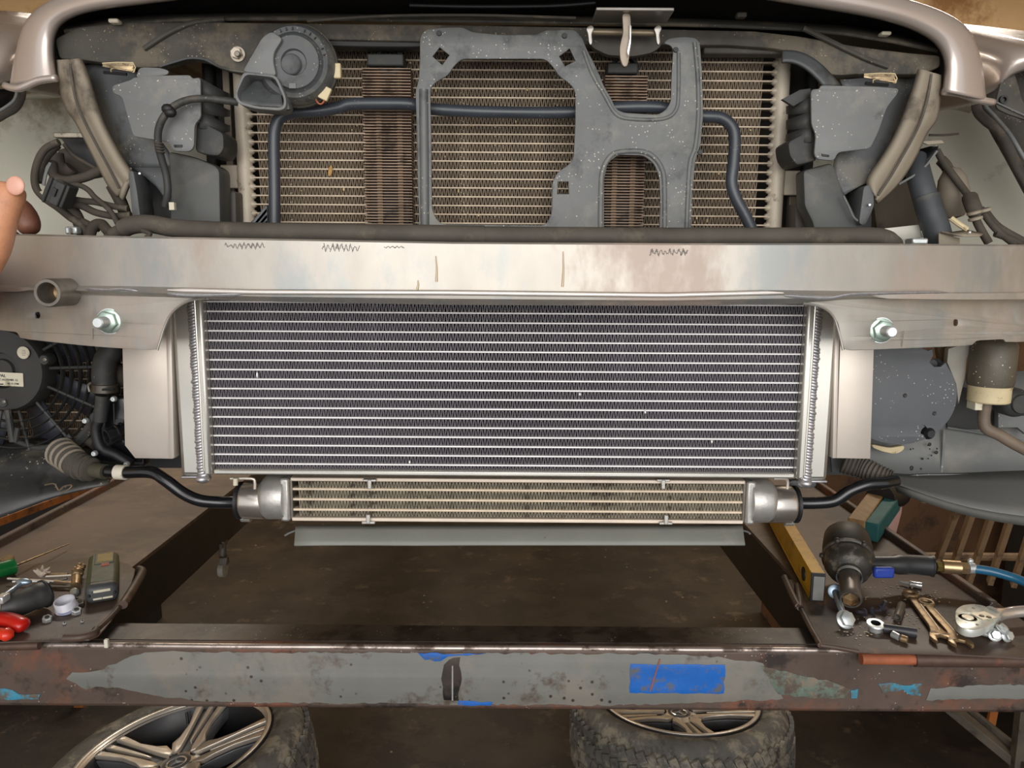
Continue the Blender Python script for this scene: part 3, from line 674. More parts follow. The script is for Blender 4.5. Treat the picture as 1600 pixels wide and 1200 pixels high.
# stabiliser-like cooling pipe
lp = thing('cooling_pipe', P(800, 175, 1.005), 'blue black bent pipe looping behind the grey bracket', 'pipe')
pipe([(429, 372, 1.0), (429, 300, 1.0), (428, 225, 1.0), (430, 200, 1.0), (438, 184, 1.0), (458, 176, 1.0), (500, 173, 1.0), (530, 168, 1.0), (548, 163, 1.0), (600, 162, 1.0), (640, 163, 1.005), (670, 170, 1.01), (760, 175, 1.01), (880, 176, 1.01), (930, 172, 1.008), (968, 168, 1.005), (1030, 168, 1.005), (1075, 178, 1.005), (1100, 182, 1.0), (1125, 184, 1.0), (1142, 196, 1.0), (1148, 215, 1.0), (1146, 255, 1.0), (1143, 285, 1.0), (1150, 310, 1.0), (1166, 340, 1.0), (1180, 372, 1.0)], 8.8, 6, 16).add('pipe_run', PIPEB, lp)
# grey stamped bracket
gb = thing('latch_bracket', P(870, 360, .975), 'large grey pressed steel bracket with an oval hole in front of the condenser', 'bracket')
gouter = [(655, 372), (653, 300), (651, 200), (649, 142), (654, 125), (656, 100), (656, 58), (664, 46), (690, 43), (722, 42), (738, 50), (780, 54), (838, 54), (852, 47), (898, 46), (910, 58), (916, 75), (925, 92), (935, 112), (944, 135), (955, 153), (962, 170), (975, 176), (1028, 179), (1040, 172), (1048, 160), (1049, 120), (1052, 76), (1046, 70), (1036, 68), (1044, 60), (1068, 57), (1088, 59), (1094, 68), (1097, 110), (1099, 180), (1095, 225), (1087, 250), (1082, 300), (1080, 372), (1030, 372), (1032, 320), (1030, 275), (1022, 256), (1006, 243), (966, 242), (950, 254), (944, 280), (944, 372)]
ghole = [(672, 138), (680, 129), (700, 118), (710, 102), (722, 92), (852, 92), (864, 104), (873, 119), (890, 130), (899, 142), (899, 190), (896, 248), (888, 258), (872, 268), (863, 283), (862, 335), (852, 352), (690, 350), (680, 340), (675, 325), (674, 220)]
plate('pressed_sheet', gouter, .975, .0035, STEELG, gb, holes=[ghole, [(687, 74), (702, 86), (691, 101), (676, 88)], [(890, 76), (899, 95), (883, 103), (874, 88)], [(872, 284), (888, 284), (889, 303), (871, 303)]], rnd=1, bev=.0012)
# raised ribs pressed in the sheet
def rib(pts, r): pipe([(a, b, .9755) for a, b in pts], r, 4, 10).add('pressed_rib', STEELG, gb)
rib([(938, 372), (939, 290), (943, 262), (955, 243), (972, 237), (1004, 237), (1022, 246), (1034, 264), (1038, 290), (1038, 372)], 4)
rib([(662, 140), (663, 250), (664, 360)], 7)
rib([(1085, 66), (1090, 120), (1091, 180), (1086, 230), (1077, 262), (1072, 370)], 3.5)
rib([(912, 80), (925, 115), (945, 150), (962, 178), (985, 186), (1035, 186), (1056, 172), (1060, 140), (1060, 80)], 3)
for a, b in ((686, 52), (882, 56), (1094, 238), (1056, 78)):
    MB().lathe([(0, 0), (.0035, 0), (.003, .002), (0, .002)], P(a, b, .975), (0, -1, 0), 12).add('rivet', PLD, gb)

# ---- horn
hn = thing('horn', P(460, 95, .96), 'round grey disc horn with a triangular trumpet mouth, upper left', 'horn')
hc = P(460, 98, .955); k = sc(1, .955)
hdisc = MB().lathe([(0, .0), (17*k, .0), (19*k, -.003), (37*k, -.004), (38*k, -.001), (41*k, .002), (43*k, -.001), (50*k, -.003), (55*k, .004), (58*k, .012), (57*k, .03), (40*k, .04), (0, .042)], hc, (0, 1, 0), 64).add('horn_disc', PLG, hn)
MB().lathe([(0, 0), (13*k, .0), (15*k, -.002), (13.5*k, -.0035), (0, .001)], hc+Vector((-4*k, -.001, -3*k)), (0, 1, 0), 40).add('centre_dimple', PLG, hdisc)
MB().lathe([(57*k, .012), (60*k, .014), (60*k, .02), (57*k, .022)], hc, (0, 1, 0), 64).add('rim_seam', DKST, hn)
plate('trumpet_cover', [(409, 58), (424, 48), (442, 60), (428, 82), (427, 96), (432, 119), (378, 112)], .945, .012, PLG2, hn, rnd=1, bev=.002)
tm = [(380, 112), (432, 118), (447, 152), (447, 168), (438, 173), (400, 170), (373, 163), (366, 152), (367, 142)]
ti = [(383, 116), (429, 121), (443, 153), (443, 165), (436, 168), (402, 166), (376, 159), (371, 151), (371, 143)]
plate('trumpet_rim', tm, .94, .03, PLG2, hn, holes=[ti], rnd=1, bev=.0008)
sheet('trumpet_throat', [[(383, 117, .962), (405, 119, .975), (430, 122, .962)], [(375, 140, .955), (405, 142, .985), (440, 146, .955)], [(372, 160, .943), (405, 166, .948), (442, 167, .943)]], PLG, hn, .001, 2)
MB().rect(519, 98, 532, 122, .965, .008).add('connector', CREAM, hn, True, (('bevel', .0015),))
a = P(508, 146, .962); MB().box(a, (.012, .006, .016), Matrix.Rotation(.45, 3, 'Y')).add('connector', CREAM, hn, True, (('bevel', .001),))
pipe([(492, 152, .965), (497, 161, .96), (503, 162, .96), (508, 155, .96)], 1.3, 4, 6).add('orange_wire', RUST, hn)
pipe([(513, 122, .968), (516, 130, .97), (505, 138, .965)], 1.4, 4, 6).add('wire', BLK, hn)
pipe([(447, 160, .95), (450, 172, .95)], 5, 3, 8).add('drain_nipple', PLG, hn)
for i in range(18):   # embossed figures round the disc
    a = math.radians(200-i*11); MB().box(hc+Vector((math.cos(a)*46.5*k, -.004, math.sin(a)*46.5*k)), (.0012, .002, .0035), Matrix.Rotation(-a+1.57, 3, 'Y')).add('embossed_mark', PLD, hdisc) if i % 4 != 3 else None
q = P(457, 134, .9505); MB().box(q, (.009, .0012, .0065)).add('embossed_mark', PLG2, hdisc, True, (('bevel', .0006),))

# ---- upper cross member
um = thing('radiator_support', P(790, 70, 1.0), 'long dusty dark steel cross member under the bonnet edge', 'cross member')
plate('support_panel', [(85, 60), (120, 42), (200, 34), (330, 34), (500, 36), (700, 38), (920, 42), (1180, 48), (1250, 56), (1340, 72), (1420, 82), (1470, 86), (1470, 105), (1440, 116), (1395, 117), (1340, 116), (1315, 118), (1290, 116), (1262, 96), (1238, 82), (1210, 76), (1140, 71), (900, 70), (700, 66), (510, 62), (455, 88), (400, 112), (380, 114), (360, 110), (340, 104), (320, 94), (296, 92), (272, 98), (250, 105), (215, 106), (130, 94), (92, 92)], 1.0, .02, DKST, um, rnd=1, bev=.003)
sheet('sloping_panel', [[(100, 50, 1.0), (260, 28, 1.01), (500, 30, 1.02), (800, 34, 1.02), (1150, 40, 1.02), (1330, 50, 1.01), (1465, 80, 1.0)], [(110, 30, 1.15), (260, 8, 1.2), (500, 14, 1.25), (800, 18, 1.25), (1150, 20, 1.25), (1330, 25, 1.2), (1465, 60, 1.15)]], DKST, um, .004, 1)
pipe([(225, 76, .998), (262, 52, .998), (300, 36, 1.0), (350, 30, 1.01)], 4, 5, 8).add('pressed_crease', DKST, um)
pipe([(1255, 44, .998), (1300, 66, .998), (1350, 90, .998), (1388, 104, .998)], 4, 5, 8).add('pressed_crease', DKST, um)
pipe([(250, 104, .998), (272, 97, .998), (296, 91, .998), (320, 93, .998), (342, 104, .998), (362, 110, .998), (385, 113, .998)], 1.6, 5, 8).add('arched_edge', PLG, um)
MB().rect(510, 62, 660, 74, 1.005, .02).add('lower_lip', BLK, um, True, (('bevel', .002),)); MB().rect(1100, 70, 1235, 84, 1.01, .02).add('lower_lip', DKST, um, True, (('bevel', .002),))
nb = thing('flange_nut', P(372, 84, .99), 'rusty pale nut on the cross member left of the horn', 'nut')
hexnut(MB(), P(372, 85, .999), (0, -1, 0), .0072, .009, .0092).add('nut_body', HEADO, nb)
threads(MB(), P(372, 85, .99), (0, -1, 0), .0036, .004, 3).add('bolt_end', DSTEEL, nb)
# latch striker
ls = thing('bonnet_latch', P(980, 60, .97), 'bonnet latch hook with flat top plate and cross rod above the grey bracket', 'latch')
a, b = P(931, 15, .93), P(1053, 15, .93)
MB().box(((a+b)/2+Vector((0, .02, 0))), (b.x-a.x, .045, .004)).add('top_plate', mat('satin steel', (150, 146, 140), .35, .7, .1, 20), ls, True, (('bevel', .001),))
pipe([(922, 50, .965), (1028, 52, .965)], 4.5, 3, 12).add('cross_rod', mat('yellowish rod', (120, 108, 88), .45, .4, .15, 20), ls)
plate('latch_hook', [(972, 20), (985, 20), (987, 60), (984, 85), (981, 103), (974, 105), (969, 92), (968, 74), (974, 50)], .935, .006, mat('worn steel hook', (130, 120, 108), .4, .6, .15, 20), ls, rnd=1)
plate('latch_blade', [(984, 38), (987, 40), (986, 68), (982, 88), (980, 80), (984, 60)], .93, .006, CHROME, ls)
for x in (922, 1028): plate('side_hook', [(x-7, 44), (x+2, 38), (x+7, 44), (x+2, 52), (x+4, 66), (x+1, 71), (x-2, 66), (x-3, 52)], .955, .003, MATS['satin steel'], ls, rnd=1)
plate('latch_housing', [(918, 56), (1032, 58), (1035, 70), (1020, 82), (990, 88), (950, 86), (925, 74)], .985, .012, DKST, ls, rnd=1)
# ---- bonnet (closed) with its rolled silver edge
hd = thing('bonnet', P(800, -40, 1.05), 'silver bonnet edge framing the top of the open front, both corners', 'bonnet')
inner = [(88, 122), (83, 95), (81, 65), (88, 42), (106, 26), (150, 12), (240, 3), (420, -22), (640, -40), (800, -45), (960, -40), (1120, -18), (1210, 0), (1330, 18), (1400, 33), (1445, 52), (1468, 70), (1479, 95), (1477, 120), (1474, 143)]
outer = [(2, 136), (8, 108), (16, 75), (24, 42), (40, 16), (80, -12), (190, -40), (420, -75), (640, -95), (800, -100), (960, -95), (1150, -72), (1300, -40), (1420, -8), (1480, 12), (1518, 33), (1534, 60), (1544, 95), (1550, 130), (1553, 160)]
def hy(x): return .86+.12*(abs(x-790)/700)**2
rows = []
for f, dy in ((0, .05), (0, .012), (.05, .0), (.16, -.004), (.4, -.004), (.75, .008), (1, .035)):
    rows.append([(a[0]+(b[0]-a[0])*f, a[1]+(b[1]-a[1])*f, hy(a[0])+dy) for a, b in zip(inner, outer)])
base = [[P(*p) for p in r] for r in rows]
top = [[p+Vector((0, .25, .03)) for p in base[-1]], [Vector((p.x*1.02, 1.9, max(p.z, CZ+.12)+.1)) for p in base[-1]]]
MB().grid(base+top).add('bonnet_skin', PAINT, hd, 'all', (('sub', 2), ('solid', .002, 1)))
MB().grid([[p+Vector((0, .0, .005)) for p in base[0]], [p+Vector((0, .05, .02)) for p in base[0]], [Vector((p.x, 1.85, CZ+.36+.0*p.z)) for p in base[0]]]).add('inner_frame', mat('dark bonnet inner', (40, 36, 32), .6, 0, .2), hd, 'all', (('solid', .003, 1),))
MB().tube(smoothpath([P(8, 134, .985), P(30, 138, .975), P(60, 126, .97), P(88, 122, .965)], 4), .0045, 10).add('corner_hem', PAINT, hd, 'all')
MB().tube(smoothpath([P(1474, 143, .98), P(1500, 146, .985), P(1530, 156, .99), P(1552, 160, 1.0)], 4), .0045, 10).add('corner_hem', PAINT, hd, 'all')
for x0, y0, x1, y1 in ((168, 28, 184, 35), (1378, 48, 1394, 54), (1152, 18, 1168, 26)):
    MB().rect(x0, y0, x1, y1, .985, .012).add('rubber_buffer', PAPER if x0 != 1152 else RUBD, hd, True, (('bevel', .002),))
pipe([(480, 33, 1.0), (560, 27, 1.0), (640, 24, 1.0), (760, 24, 1.0), (900, 28, 1.0)], 2, 5, 8).add('seal_strip', RUBD, hd)
pipe([(640, 8, 1.0), (740, 10, 1.0), (860, 9, 1.0), (930, 4, 1.0)], 3, 5, 8).add('seal_strip', BLK, hd)

# ---- wings
fl = thing('front_wing', P(0, 60, 1.1), 'silver front wing at the left edge beside the bonnet corner', 'car wing')
sheet('wing_skin', [[(-120, 20, 1.3), (-60, 15, 1.3), (40, 18, 1.3), (80, 30, 1.3)], [(-120, 60, 1.08), (-50, 45, 1.06), (20, 50, 1.06), (54, 60, 1.14)], [(-120, 110, 1.05), (-50, 100, 1.03), (12, 92, 1.03), (40, 100, 1.12)], [(-120, 140, 1.07), (-50, 138, 1.05), (0, 133, 1.05), (30, 128, 1.12)]], PAINT, fl, .002, 2)
fr = thing('front_wing', P(1590, 80, 1.1), 'silver front wing at the right edge beside the bonnet corner', 'car wing')
sheet('wing_skin', [[(1482, 36, 1.3), (1560, 44, 1.3), (1620, 52, 1.3), (1720, 60, 1.3)], [(1500, 50, 1.15), (1568, 62, 1.06), (1610, 70, 1.05), (1720, 76, 1.05)], [(1512, 100, 1.13), (1575, 92, 1.03), (1610, 85, 1.02), (1720, 88, 1.02)], [(1530, 152, 1.12), (1562, 140, 1.05), (1572, 108, 1.04), (1720, 96, 1.06)]], PAINT, fr, .002, 2)
# inner body walls, pale painted metal
il = thing('inner_wing', P(60, 300, 1.35), 'pale painted inner wing panel behind the wiring, left side', 'body panel')
sheet('panel_skin', [[(-120, 120, 1.32), (40, 138, 1.3), (110, 140, 1.32), (400, 140, 1.36)], [(-120, 240, 1.28), (40, 250, 1.3), (160, 250, 1.36), (400, 250, 1.36)], [(-120, 420, 1.26), (40, 430, 1.28), (180, 430, 1.36), (400, 430, 1.36)]], BODY, il, .004, 2)
pipe([(30, 152, 1.25), (70, 150, 1.25), (110, 147, 1.25)], 4, 4, 10).add('panel_edge', BODY, il)
ir = thing('inner_wing', P(1540, 300, 1.35), 'pale painted inner wing panel behind the hoses, right side', 'body panel')
sheet('panel_skin', [[(1200, 140, 1.36), (1430, 140, 1.34), (1560, 130, 1.3), (1720, 120, 1.28)], [(1200, 250, 1.36), (1430, 250, 1.36), (1560, 250, 1.28), (1720, 250, 1.26)], [(1200, 430, 1.36), (1430, 430, 1.36), (1560, 430, 1.28), (1720, 430, 1.24)]], BODY, ir, .004, 2)
pipe([(1462, 166, 1.24), (1490, 166, 1.24), (1516, 172, 1.24)], 4.5, 4, 10).add('panel_edge', BODY, ir)
for k in range(3): pipe([(1452, 150+k*4, 1.22), (1515, 153+k*4, 1.22)], 1.4, 2, 6).add('gap_strip', PLD, ir)
# dark arches + seals
wr = thing('wing_inner_arch', P(1580, 220, 1.15), 'dark wheel arch edge with rubber seal at the right side', 'arch')
sheet('arch_panel', [[(1540, 120, 1.16), (1600, 100, 1.14), (1720, 90, 1.1)], [(1528, 178, 1.18), (1600, 190, 1.15), (1720, 200, 1.1)], [(1560, 225, 1.18), (1610, 280, 1.15), (1720, 320, 1.1)], [(1600, 300, 1.18), (1640, 360, 1.15), (1720, 420, 1.1)]], DKST, wr, .003, 2)
pipe([(1526, 150, 1.14), (1527, 172, 1.14), (1540, 188, 1.14), (1562, 206, 1.14), (1578, 236, 1.13), (1592, 266, 1.12), (1612, 300, 1.12)], 7, 5, 12).add('rubber_seal', RUBD, wr)
pipe([(1538, 150, 1.12), (1540, 166, 1.12), (1556, 184, 1.12), (1578, 210, 1.11), (1596, 240, 1.1), (1620, 280, 1.1)], 3, 5, 10).add('seal_lip', PLG2, wr)
hb = thing('lamp_bracket', P(1580, 150, 1.05), 'dark pressed bracket with round hole at the right edge below the wing', 'bracket')
plate('bracket_face', [(1568, 115), (1584, 112), (1588, 122), (1598, 160), (1640, 184), (1640, 200), (1575, 178), (1558, 170), (1556, 160), (1562, 135)], 1.05, .004, DKST, hb, rnd=1)
pipe([(1557, 160, 1.048), (1600, 180, 1.048), (1650, 200, 1.048)], 1.4, 3, 8).add('pressed_fold', PLG2, hb)
MB().lathe([(.003, 0), (.0055, -.001), (.0055, .003), (.003, .003)], P(1567, 156, 1.049), (0, -1, 0), 16).add('bolt_hole', BLK, hb)
wlf = thing('wing_inner_arch', P(20, 170, 1.12), 'dark wheel arch edge with rubber seal at the left side', 'arch')
sheet('arch_panel', [[(-120, 142, 1.1), (0, 140, 1.14), (26, 138, 1.16)], [(-120, 160, 1.1), (0, 160, 1.14), (24, 155, 1.16)], [(-120, 220, 1.1), (-10, 186, 1.14), (8, 172, 1.16)]], BLK, wlf, .003, 1)
pipe([(33, 132, 1.12), (33, 150, 1.12), (24, 168, 1.12), (4, 180, 1.12), (-30, 200, 1.12)], 6, 5, 12).add('rubber_seal', RUBD, wlf)
pipe([(26, 134, 1.1), (25, 150, 1.1), (14, 164, 1.1), (-30, 190, 1.1)], 2.4, 5, 10).add('seal_lip', PLG2, wlf)

# ---- left air duct assembly
ld = thing('air_duct', P(250, 250, 1.0), 'grey plastic air duct and lamp shell, left of the horn', 'air duct')
sheet('duct_wall', [[(118, 92, 1.04), (150, 98, 1.02), (185, 106, 1.02), (215, 110, 1.02)], [(136, 135, 1.04), (165, 140, 1.0), (190, 150, 1.0), (215, 150, 1.0)], [(152, 178, 1.03), (180, 180, 1.0), (205, 190, 1.0), (230, 200, 1.0)], [(172, 222, 1.02), (195, 222, 1.0), (225, 226, 1.0), (268, 236, 1.0)], [(198, 262, 1.01), (212, 262, 1.0), (240, 262, 1.0), (270, 262, 1.0)]], PLG, ld, .0025, 2)
plate('lamp_plate', [(174, 134), (206, 124), (208, 121), (240, 118), (297, 117), (300, 123), (313, 120), (314, 184), (304, 194), (303, 230), (296, 237), (270, 236), (263, 222), (208, 213), (190, 150), (176, 146)], .962, .004, PLG2, ld, rnd=1, bev=.001)
plate('upper_flap', [(212, 122), (216, 108), (222, 105), (250, 106), (264, 110), (262, 117), (240, 119)], .97, .003, PLG2, ld, rnd=1)
for k, (a, b) in enumerate(((122, 152), (148, 176), (172, 200))):
    sheet('louvre', [[(312, a, .972), (350, a+22, .99), (358, a+24, 1.02)], [(312, b, .972), (349, b+8, .985), (358, b+6, 1.02)]], PLD, ld, .003, 1)
plate('lower_box', [(306, 192), (312, 188), (349, 208), (350, 232), (342, 244), (322, 242), (304, 236)], .975, .05, PLD, ld, rnd=1, bev=.003)
plate('duct_body', [(262, 236), (300, 244), (336, 258), (343, 266), (345, 372), (264, 372), (266, 300)], .985, .04, mat('smooth grey plastic', (68, 70, 69), .5, 0, .1, 10, dirt=((86, 84, 78), .34, 9), bump=.15), ld, rnd=1, bev=.004)
sheet('duct_throat', [[(208, 262, .995), (240, 262, .99), (268, 262, .99)], [(250, 292, .99), (256, 292, .99), (268, 292, .99)], [(262, 320, .99), (264, 320, .99), (268, 325, .99)]], PLG, ld, .002, 1)
plate('duct_edge', [(200, 268), (208, 266), (214, 300), (220, 345), (208, 350), (204, 310)], .97, .04, PLG, ld, rnd=1)
plate('lamp_plate_slot', [(271, 226), (284, 226), (285, 230), (272, 230)], .9605, .002, BLK, ld)
plate('recess_shade', [(205, 262), (270, 262), (270, 350), (210, 350)], 1.045, .01, BLK, ld)  # black sheet put in for the shade inside the duct opening
MB().cyl(P(222, 307, 1.04), P(222, 307, 1.03), .005, 12).add('bolt_head', DSTEEL, ld)
MB().cyl(P(218, 271, .975), P(218, 271, .969), .0013, 10).add('pin', ZINC, ld)
plate('side_tower', [(340, 296), (368, 298), (370, 372), (340, 372)], 1.03, .03, mat('brown grey plastic', (82, 76, 72), .6, 0, .1, 10), ld, rnd=1, bev=.003)
dl = thing('weather_strip', P(150, 200, .98), 'dirty beige rubber strip sweeping down the left lamp opening', 'weather strip')
Ls = [(90, 94), (91, 125), (97, 150), (103, 172), (117, 186), (128, 208), (143, 238), (158, 268), (170, 292), (184, 308)]
Rs = [(124, 92), (134, 112), (141, 135), (148, 160), (156, 184), (166, 206), (178, 228), (190, 250), (203, 268), (206, 274)]
rowsL = []
for (a, b) in zip(Ls, Rs):
    rowsL.append([(a[0], a[1], .995), (a[0]*.6+b[0]*.4, a[1]*.6+b[1]*.4, .978), (a[0]*.5+b[0]*.5+1, a[1]*.5+b[1]*.5, .984), (a[0]*.3+b[0]*.7, a[1]*.3+b[1]*.7, .972), (b[0], b[1], .975), (b[0]+2, b[1], .99)])
sheet('strip_body', rowsL, DIRTB, dl, .003, 2)
sheet('strip_tip', [[(206, 272, .975), (212, 274, .972), (208, 278, .985)], [(192, 285, .975), (200, 284, .972), (202, 290, .985)], [(187, 306, .98), (190, 312, .978), (194, 312, .985)]], DIRTB, dl, .002, 1)
pipe([(110, 100, .977), (113, 128, .976), (120, 160, .975), (133, 192, .975), (150, 225, .975), (170, 262, .975), (186, 294, .977)], 2, 5, 8).add('strip_crease', RUBD, dl)
# ---- right air duct assembly
rd = thing('air_duct', P(1320, 250, 1.0), 'grey plastic air duct and lamp shell, right of the condenser', 'air duct')
sheet('duct_wall', [[(1312, 125, 1.0), (1360, 122, 1.0), (1400, 118, 1.02), (1440, 108, 1.04)], [(1330, 165, 1.0), (1370, 160, .995), (1400, 158, 1.0), (1425, 150, 1.03)], [(1320, 210, 1.0), (1350, 205, .995), (1382, 200, 1.0), (1406, 198, 1.02)], [(1300, 250, 1.0), (1330, 250, .995), (1362, 242, 1.0), (1385, 240, 1.01)], [(1303, 278, .995), (1325, 282, .99), (1345, 275, .995), (1362, 270, 1.0)], [(1318, 306, .99), (1330, 298, .988), (1345, 290, .99), (1354, 286, .995)]], PLG, rd, .0025, 2)
sheet('upper_arch', [[(1222, 80, 1.0), (1246, 80, 1.0), (1272, 92, 1.0), (1292, 110, 1.0), (1312, 134, 1.0)], [(1222, 97, .99), (1240, 96, .99), (1262, 108, .99), (1278, 124, .99), (1286, 134, .99)]], PLG, rd, .004, 2)
plate('lamp_plate', [(1267, 139), (1281, 139), (1282, 133), (1365, 135), (1405, 138), (1403, 146), (1391, 161), (1385, 170), (1373, 205), (1360, 232), (1309, 238), (1304, 251), (1277, 249), (1272, 241), (1275, 210), (1268, 195)], .962, .004, PLG2, rd, rnd=1, bev=.001)
plate('louvre', [(1222, 155), (1250, 140), (1267, 138), (1267, 150), (1240, 166)], .975, .006, PLD, rd)
for k, (a, b) in enumerate(((152, 176), (174, 200), (196, 222))):
    sheet('louvre', [[(1268, a, .972), (1236, a+12, .985), (1230, a+14, 1.02)], [(1268, b, .972), (1236, b+4, .982), (1230, b+2, 1.02)]], PLD, rd, .003, 1)
plate('lower_box', [(1231, 222), (1270, 200), (1276, 212), (1273, 242), (1278, 250), (1245, 259), (1234, 244)], .975, .05, PLD, rd, rnd=1, bev=.003)
plate('duct_body', [(1255, 266), (1300, 254), (1306, 262), (1318, 300), (1324, 310), (1340, 340), (1345, 372), (1275, 372), (1270, 348), (1257, 322)], .985, .03, MATS['smooth grey plastic'], rd, rnd=1, bev=.004)
plate('duct_edge', [(1350, 290), (1364, 288), (1366, 322), (1352, 352), (1342, 350), (1346, 320)], .975, .04, PLG, rd, rnd=1)
pipe([(1318, 306, .975), (1326, 322, .975), (1333, 338, .975), (1340, 345, .975)], 1.6, 4, 6).add('pale_edge', PLG2, rd)
plate('recess_shade', [(1300, 290), (1362, 285), (1362, 372), (1300, 372)], 1.03, .01, BLK, rd)  # black sheet for the shade in the right opening
MB().cyl(P(1359, 320, .974), P(1359, 320, .968), .0014, 10).add('pin', ZINC, rd)
plate('lamp_plate_slot', [(1284, 240), (1296, 242), (1296, 245), (1285, 244)], .9605, .002, BLK, rd)
plate('side_tower', [(1243, 318), (1262, 320), (1275, 345), (1275, 372), (1243, 372)], 1.03, .03, MATS['brown grey plastic'], rd, bev=.002)
dr = thing('weather_strip', P(1420, 200, .98), 'dirty beige rubber strip sweeping down the right lamp opening', 'weather strip')
Ls = [(1438, 108), (1431, 132), (1424, 152), (1415, 178), (1404, 204), (1392, 228), (1378, 250), (1362, 272), (1354, 288), (1366, 300)]
Rs = [(1470, 118), (1470, 140), (1467, 165), (1464, 190), (1448, 204), (1440, 225), (1428, 250), (1412, 276), (1396, 296), (1370, 318)]
rowsR = []
for (a, b) in zip(Ls, Rs):
    rowsR.append([(a[0]-2, a[1], .99), (a[0], a[1], .975), (a[0]*.7+b[0]*.3, a[1]*.7+b[1]*.3, .972), (a[0]*.45+b[0]*.55, a[1]*.45+b[1]*.55, .986), (a[0]*.35+b[0]*.65, a[1]*.35+b[1]*.65, .978), (b[0], b[1], .995)])
sheet('strip_body', rowsR, DIRTB, dr, .003, 2)
pipe([(1455, 116, .978), (1450, 150, .976), (1440, 185, .975), (1428, 212, .975), (1410, 244, .975), (1392, 275, .975), (1372, 305, .977)], 2, 5, 8).add('strip_crease', RUBD, dr)
# spring clips
def clip(x, y, flip, label):
    c = thing('spring_clip', P(x, y, .965), label, 'clip')
    m = mat('rusty spring steel', (170, 150, 118), .35, .7, .2, 60, dirt=((70, 50, 38), .35, 80))
    plate('clip_plate', [(x-24, y-6), (x+24, y-7), (x+25, y+9), (x+18, y+7), (x-8, y+2), (x-24, y-1)], .972, .002, m, c, bev=.0004)
    pipe([(x-10, y+8, .966), (x-7, y+2, .966), (x+22, y+6, .966), (x+23, y+1, .966)], 1.4, 3, 6).add('clip_wire', m, c)
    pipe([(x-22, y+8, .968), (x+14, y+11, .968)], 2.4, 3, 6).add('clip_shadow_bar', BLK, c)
    pipe([(x-24, y-6, .966), (x+24, y-7, .966), (x+25, y+8, .966)], .9, 2, 6).add('clip_edge', CREAM, c)
clip(184, 105, 1, 'rusty spring clip above the left lamp plate'); clip(1374, 122, -1, 'rusty spring clip above the right lamp plate')
# cable from horn down
cb = thing('cable', P(260, 220, .95), 'ribbed black cable curving down over the left lamp plate', 'cable')
pipe([(372, 160, .955), (350, 157, .95), (320, 154, .945), (295, 156, .945), (275, 164, .945), (262, 175, .945), (252, 190, .945), (247, 208, .947), (248, 230, .95), (253, 250, .955), (260, 275, .96), (262, 300, .96), (258, 322, .965)], 5.4, 6, 12).add('cable_sleeve', PLD, cb)
for a, b in ((266, 176), (262, 170)): MB().ball(P(a, b, .942), (.008, .006, .006), 8).add('cable_tie', BLK, cb, 'all')
for k in range(4): a = P(248+k*.8, 224+k*4.5, .949); MB().lathe([(.0052, -.001), (.0058, 0), (.0052, .001)], a, (.1, 0, 1), 14).add('tape_ring', HARN, cb)
MB().rect(264, 316, 272, 328, .95, .006).add('cable_end', PAPER, cb)

# ---- long rubber hose resting on the beam
hs = thing('rubber_hose', P(700, 367, .87), 'long dusty black rubber tube lying along the top of the beam', 'hose')
def tubeY(x): return bY((x-800)*.00072)+.055
hp = [(165, 372), (185, 362), (205, 352), (235, 350), (270, 356), (330, 360), (450, 363), (600, 365), (757, 367)]
MB().tube(smoothpath([P(a, b, tubeY(a)) for a, b in hp], 5), [.004]*3+[.0075]*4+[.0105]*34, 14).add('tube_run', RUBD, hs)
hp = [(757, 368), (900, 369), (1100, 370), (1300, 369), (1360, 369), (1385, 374), (1408, 384)]
q = smoothpath([P(a, b, tubeY(a)) for a, b in hp], 5)
MB().tube(q, [.0103]*(len(q)-9)+[.0108]*4+[.0105, .009, .008, .006, .004], 14).add('tube_run', RUBD, hs)
MB().ball(P(758, 364, .862), (.004, .007, .007), 8).add('torn_joint', BLK, hs, 'all')
pipe([(222, 360, .87), (235, 366, .868), (228, 372, .868), (245, 374, .868)], 3.5, 4, 8).add('torn_flap', HARN, hs)

# ---- wiring left
wh = thing('wiring_loom', P(100, 300, 1.0), 'tangled dusty wiring loom with a square plug, left of the air duct', 'wiring')
for pts, r in (([(92, 222, 1.0), (72, 232, 1.0), (60, 250, 1.0), (54, 275, 1.0), (57, 295, 1.0), (70, 310, 1.0), (90, 324, 1.0), (110, 340, 1.0), (128, 352, 1.0), (140, 372, 1.0)], 5.5),
               ([(92, 228, 1.02), (76, 244, 1.02), (66, 262, 1.02), (62, 285, 1.01)], 4), ([(82, 255, 1.03), (85, 275, 1.02), (105, 282, 1.02), (135, 276, 1.02), (160, 264, 1.02)], 7),
               ([(95, 300, .99), (110, 290, .99), (125, 290, .99), (138, 297, .99), (148, 308, .99), (165, 322, .99), (176, 335, .99), (184, 350, .99)], 4),
               ([(106, 310, 1.0), (130, 314, 1.0), (150, 316, 1.0), (175, 322, 1.0), (200, 326, 1.0)], 5), ([(105, 318, 1.0), (128, 322, 1.0), (150, 332, 1.0), (180, 338, 1.0), (205, 336, 1.0)], 5.5),
               ([(104, 318, 1.01), (118, 335, 1.01), (125, 352, 1.01), (132, 375, 1.01)], 9), ([(100, 225, 1.03), (112, 240, 1.03), (130, 252, 1.03), (160, 268, 1.03)], 3),
               ([(140, 372, .98), (145, 355, .98), (158, 350, .98), (170, 362, .97), (185, 368, .97)], 8), ([(128, 345, 1.0), (142, 352, 1.0), (155, 358, 1.0)], 5),
               ([(88, 240, 1.05), (92, 258, 1.05), (104, 268, 1.05), (112, 262, 1.05)], 10), ([(175, 290, 1.02), (190, 318, 1.02), (200, 350, 1.02)], 9)):
    pipe(pts, r, 6, 10).add('loom_branch', HARN, wh)
